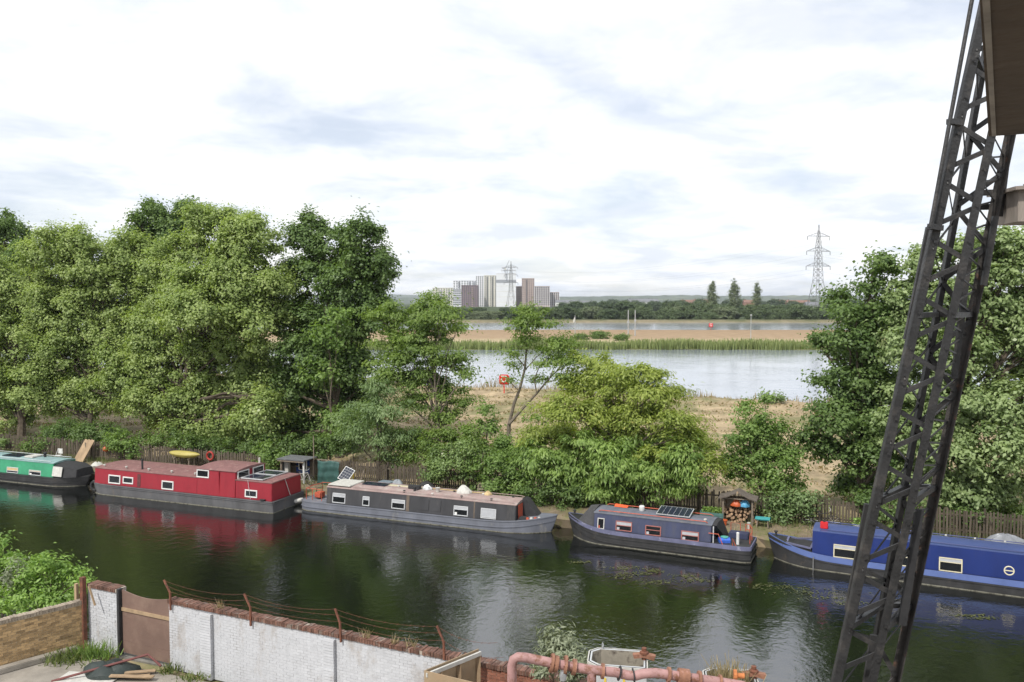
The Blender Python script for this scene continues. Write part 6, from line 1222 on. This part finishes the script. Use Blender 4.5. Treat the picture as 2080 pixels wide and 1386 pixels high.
# white tanks
M_basin = mat('grimy_tank_inside', (.27, .245, .2), .8, .25, 3, .2, 20, col2=(.07, .055, .045), c2=(.52, .66), s2=3)
def tank(x0, x1, ytop, D, dep, label, weedy=False):
    zt = at_Y((x0 + x1) / 2, ytop, D).z; X0, X1 = (x0 - 1040) / FPX * D, (x1 - 1040) / FPX * D; w_ = X1 - X0; h_ = zt - YZ
    r = empty('steel_tank', ((X0 + X1) / 2, D, YZ), -.16, label, 'tank', 'open white tanks'); M_tank = mat('white_enamel_rusty', (.46, .475, .485), .5, .1, 3, .1, 20, col2=(.30, .17, .09), c2=(.60, .72), s2=3)
    th = .03
    c_ = .18; out = [(-w_ / 2 + c_, -dep / 2), (w_ / 2, -dep / 2), (w_ / 2, dep / 2), (-w_ / 2 + c_, dep / 2), (-w_ / 2, dep / 2 - c_), (-w_ / 2, -dep / 2 + c_)]
    inn = [(x * .9, y * .84) for x, y in out]; n_ = 6; m = MB()
    vv = [(x, y, 0) for x, y in out] + [(x, y, h_) for x, y in out] + [(x, y, h_) for x, y in inn] + [(x * .96, y * .92, h_ - .55) for x, y in inn]
    ff = [(i, (i + 1) % n_, n_ + (i + 1) % n_, n_ + i) for i in range(n_)] + [(n_ + i, n_ + (i + 1) % n_, 2 * n_ + (i + 1) % n_, 2 * n_ + i) for i in range(n_)] + [(2 * n_ + i, 2 * n_ + (i + 1) % n_, 3 * n_ + (i + 1) % n_, 3 * n_ + i) for i in range(n_)] + [tuple(range(3 * n_, 4 * n_)), tuple(range(n_))[::-1]]
    m.add(vv[:12] + vv[12:18], ff[:n_ * 2] + [ff[-1]]); m.build('tank_shell', M_tank, r)
    mi = MB(); mi.add(vv[12:], [tuple(i - 12 for i in f) for f in ff[2 * n_:3 * n_ + 1]]); mi.build('basin', M_basin, r)
    for i in range(n_): p, q = out[i], out[(i + 1) % n_]; MB().bar((p[0], p[1], h_ - .03), (q[0], q[1], h_ - .03), .05, .06).build('rim', M_dirtwhite, r)
    for x in (-w_ * .2, w_ * .12): MB().box(x - .02, x + .02, -dep / 2 - .012, -dep / 2 - .002, h_ - 1.2, h_ - .25).build('yellow_stripe', M_yellow, r)
    m = MB(); m.lathe((w_ / 2 - .05, 0, h_), [(.05, 0), (.05, .1), (.09, .12), (.09, .16), (.05, .18), (.05, .24)], 10); m.build('clamp_screw', M_rust, r, smooth=True)
    MB().loft([[(w_ / 2 - .28, -.05, h_ + .1), (w_ / 2 - .28, .05, h_ + .1), (w_ / 2 - .25, .05, h_ + .02), (w_ / 2 - .25, -.05, h_ + .02)], [(w_ / 2 - .05, -.07, h_ + .13), (w_ / 2 - .05, .07, h_ + .13), (w_ / 2 - .05, .07, h_ + .06), (w_ / 2 - .05, -.07, h_ + .06)], [(w_ / 2 + .18, -.05, h_ + .1), (w_ / 2 + .18, .05, h_ + .1), (w_ / 2 + .15, .05, h_ + .0), (w_ / 2 + .15, -.05, h_ + .0)]]).build('clamp_wing', M_flange, r)
    MB().ring((-w_ * .28, dep / 2 - .02, h_ + .06), (1, .3, 0), .05, .012, 14, 6).build('lifting_ring', M_steel, r, smooth=True)
    if weedy: P_ = np.stack([RNG.normal(0, w_ * .2, 300), RNG.normal(0, dep * .2, 300), np.full(300, h_ - .3)], 1); tag(blades('dry_weeds', P_, RNG.uniform(.3, .65, 300), RNG.uniform(.008, .03, 300), LF_grass, r), kind='stuff')
tank(1200, 1318, 1336, 16.6, .85, 'open white enamelled tank with rusty clamp behind the pink pipe')
tank(1440, 1545, 1374, 16.2, .7, 'second white tank with dry weeds at the bottom edge right of the first', True)
o = MB().lathe((0, 0, 0), [(.11, 0), (.11, .06), (.05, .07), (.05, .2)], 12, 'x').build('blank_flange', mat('orange_rust', (.42, .15, .05), .85, .3, 8, .4)); o.location = at_Y(1490, 1372, 15.3); o.rotation_euler = (0, 0, -.16); tag(o, 'orange rusty blank flange standing up at the end of the pink pipe', 'flange')
hold = MB().tube([(0, 0, 0), (0, 0, o.location.z - .10 - YZ)], .03, 8).build('flange_stand', M_rust, smooth=True); hold.location = (o.location.x + .03, o.location.y, YZ); tag(hold, 'thin rusty stand under the orange blank flange', 'stand')

# ------------------------------------------------------------------ lattice jib of the derrick crane
M_jib = mat('weathered_black_steel', (.030, .030, .031), .5, .35, 6, .35, 35, col2=(.085, .076, .07), c2=(.52, .74), s2=5, spec=.45)
M_jibr = mat('rust_flecked_steel', (.055, .050, .046), .7, .4, 7, .5, 35, col2=(.17, .085, .05), c2=(.56, .68), s2=9)
JD, JB = 7.0, 7.5
def leg_line(p, D):
    (x0, y0), (x1, y1) = p; a, b_ = at_Y(x0, y0, D), at_Y(x1, y1, D); d = (b_ - a) / (b_.z - a.z)
    return lambda z: a + d * (z - a.z)
FL = leg_line(((1989, 76), (1716, 1321)), JD); FR = leg_line(((2040, 160), (1787, 1321)), JD); BL = leg_line(((1975, 250), (1768, 1356)), JB); BR = leg_line(((2068, 180), (1824, 1340)), JB)
foot = FL(YZ); jr = empty('crane_jib', (foot.x + .2, JD + .25, YZ), 0, 'tall black lattice steel crane jib leaning to the right in the foreground', 'crane'); J0 = Vector(jr.location)
ztop = 15.2
for f, sx, sy, mt in ((FL, 1, 1, M_jib), (FR, -1, 1, M_jib), (BL, 1, -1, M_jib), (BR, -1, -1, M_jibr)):
    a, b_ = f(YZ + .25) - J0, f(ztop) - J0; d = (b_ - a).normalized(); X = (Vector((1, 0, 0)) - d * d.x).normalized(); Yv = Vector((0, 1, 0)); w_, t_ = .072, .012
    m = MB()
    def plate(c0, u, v):                       # rectangle section spanned by u, v swept along the leg
        p = [c + c0 + q for c in (a, b_) for q in (Vector(), u, u + v, v)]; m.add(p, [(0, 1, 2, 3), (7, 6, 5, 4), (0, 4, 5, 1), (1, 5, 6, 2), (2, 6, 7, 3), (3, 7, 4, 0)])
    plate(-X * sx * w_ / 2, X * sx * w_, Yv * sy * t_); plate(-X * sx * w_ / 2 + Yv * sy * t_ * 1.02, X * sx * t_, Yv * sy * w_ * .7)
    lg = m.build('leg', mt, jr, bevel=.002)
    rv = MB()
    for z in np.arange(8.6, 14.6, .30):
        c = f(float(z)) - J0 + Yv * (-sy * .004); rv.lathe((c.x, c.y, c.z), [(.014, -.012 if sy > 0 else 0), (.010, .004 if sy < 0 else -.002)], 7, 'y')
    tag(rv.build('rivets', mt, lg), kind='stuff')
def lace(fa, fb, za, zb, w_, off, name='lacing_bar', mt=None, t_=.010):
    a, b_ = fa(za) - J0 + Vector((0, off, 0)), fb(zb) - J0 + Vector((0, off, 0)); MB().bar(a, b_, t_, w_, (0, 0, 1) if False else (b_ - a).cross(Vector((0, 1, 0)))).build(name, mt or M_jib, jr)
pit = 115 * JD / FPX; z = YZ + .5; k = 0
while z < ztop - .6:
    lace(FL, FR, z, z + .14, .042, .022); lace(FL, FR, z + pit * .72, z + pit * .40, .042, .022)
    z += pit
z = YZ + .7
while z < ztop - .8:
    lace(BL, BR, z, z + .28, .045, -.022); lace(BL, BR, z + .62, z + .30, .045, -.022); z += .66
def side_lace(fa, fb, z0, z1, step, w_, mt=None):
    z = z0
    while z < z1 - step:
        a, b_, c = fa(z) - J0, fb(z + step * .5) - J0, fa(z + step) - J0; MB().bar(a, b_, w_, .008, (1, 0, 0)).build('side_lacing', mt or M_jib, jr); MB().bar(b_, c, w_, .008, (1, 0, 0)).build('side_lacing', mt or M_jib, jr); z += step
side_lace(FR, BR, 9.0, 14.4, .20, .016); side_lace(FL, BL, 8.6, 14.2, .55, .035)
for z in (14.05, 11.88, 10.3, 9.2):
    for (p, q) in ((BL, BR), (FR, BR), (FL, BL)): MB().bar(p(z) - J0, q(z) - J0, .05, .045).build('batten', M_jib, jr)
def px_plate(x0, y0, x1, y1, wd, D, mt, name='guide_plate', th=.03):
    a, b_ = at_Y(x0, y0, D) - J0, at_Y(x1, y1, D) - J0; MB().bar(a, b_, th, wd, (b_ - a).cross(Vector((0, 1, 0)))).build(name, mt, jr)
px_plate(1886, 462, 1840, 690, .04, JD + .12, M_jib); px_plate(2046, 315, 2030, 440, .05, JB + .06, M_jib); px_plate(2022, 440, 1998, 580, .05, JB - .1, M_jib); px_plate(1974, 470, 1938, 770, .05, JB - .16, M_jib); px_plate(1762, 1024, 1722, 1240, .05, JD + .14, M_jib); px_plate(1868, 1035, 1832, 1270, .07, JD + .16, M_canvas); px_plate(1775, 1290, 1755, 1420, .06, JD + .16, M_jib)
# tie rod on its brackets
ta, tb = at_Y(1978, -20, JD - .05) - J0, at_Y(1890, 462, JD - .05) - J0
MB().tube([ta + (ta - tb) * .2, tb], .017, 10).build('tie_rod', M_jib, jr, smooth=True)
for (x0, y0, x1, y1) in ((1927, 247, 1950, 250), (1888, 460, 1912, 464)): MB().bar(at_Y(x0, y0, JD - .05) - J0, at_Y(x1, y1, JD) - J0, .05, .045).build('tie_bracket', M_jib, jr)
# foot plate
MB().box(-.55, .55, -.6, .6, 0, .25).build('foot_block', M_conc, jr, bevel=.03)
# timber box carried on two arms at the right edge
tb_ = at_Y(2066, 420, JB); bx = empty('timber_box', tb_ + Vector((.12, 0, 0)), -.1, 'weathered grey timber box with overhanging lid beside the crane at the right edge', 'box')
M_gt = mat('silver_grey_timber', (.27, .235, .205), .9, .25, 4, .4, 30, stretch=(1, 1, .2))
for i in range(3): MB().box(-.20 + i * .135, -.20 + i * .135 + .13, -.2, -.17, -.15, .13).build('front_board', M_gt, bx)
MB().box(-.20, -.17, -.17, .2, -.15, .13).build('side_board', M_gt, bx); MB().box(.172, .2, -.17, .2, -.15, .13).build('side_board', M_gt, bx); MB().box(-.17, .17, .17, .2, -.15, .13).build('back_board', M_gt, bx); MB().box(-.17, .17, -.17, .17, -.15, -.12).build('base_board', M_gt, bx)
MB().box(-.25, .3, -.27, .27, .135, .165).build('lid', M_gt, bx, M=Matrix.Rotation(-.06, 4, 'Y')); MB().box(-.02, .14, -.1, .1, .175, .215).build('lid_block', M_gt, bx)
MB().lathe((-.1, -.212, -.06), [(.02, 0), (.02, .012)], 8, 'y').build('bolt_head', M_rust, bx)
for y in (392, 421): MB().bar(at_Y(1985, y, JB + .1) - J0, at_Y(2100, y - 2, JB + .1) - J0, .05, .05).build('support_arm', M_jib, jr)

# ------------------------------------------------------------------ warehouse behind the lens, with the timber soffit that shows at top right
zs_ = HC + .62; Pa, Pb = at_z(2008, 275, zs_), at_z(1990, 0, zs_)
wv = (Pa - Pb).normalized(); wh = empty('warehouse', W(0, -1.0, YZ), -TH, 'warehouse with dark timber underside of an overhang at top right', 'building'); H0 = Vector(wh.location)
wi = wh.matrix_basis.inverted()
br = (Pa - at_z(2080, 270, zs_)).normalized()
far, right = Pa, Pa - br * 2.6; back = wv * -4.6
soff = [far, right, right + back, far + back]
M_sof = mat('dark_plywood_soffit', (.10, .075, .056), .85, .3, 3, .5, 14, col2=(.16, .125, .095), c2=(.58, .7), s2=4)
m = MB(); vv = [wi @ p for p in soff] + [wi @ (p + Vector((0, 0, .05))) for p in soff]
m.add(vv, [(0, 1, 2, 3), (7, 6, 5, 4), (0, 4, 5, 1), (1, 5, 6, 2), (2, 6, 7, 3), (3, 7, 4, 0)]); m.build('soffit', M_sof, wh)
def edge(p, q, name, mt, w_=.03, h_=.10, up=.02): m = MB(); m.bar(wi @ (p + Vector((0, 0, up))), wi @ (q + Vector((0, 0, up))), w_, h_); m.build(name, mt, wh)
edge(far - br * .018, far + back - br * .018 if False else far + back, 'edge_trim', mat('pale_edge_trim', (.30, .27, .24), .7, .3, 6), .014, .05, .02)
edge(far + wv * .012, right + wv * .012, 'front_fascia', M_sof, .03, .2, .10)
MB().box(-7, 12, -.35, 0, 0, 8.6).build('wall', M_mort, wh); MB().box(1.4, 12, -.35, 0, 8.61, 14.6).build('wall', M_mort, wh)
# ------------------------------------------------------------------ the summer air
hm = bpy.data.materials.new('haze_air'); hm.use_nodes = True; N = hm.node_tree.nodes; N.clear()
ho = N.new('ShaderNodeOutputMaterial'); hv = N.new('ShaderNodeVolumePrincipled'); hv.inputs['Color'].default_value = (.86, .92, 1.0, 1); hv.inputs['Density'].default_value = .00010; hv.inputs['Anisotropy'].default_value = .2
hm.node_tree.links.new(hv.outputs[0], ho.inputs['Volume'])
o = MB().box(-9500, 9500, -300, 15000, -4, 95).build('haze', hm); tag(o, 'faint blue summer haze over the far shore', 'haze', kind='stuff')
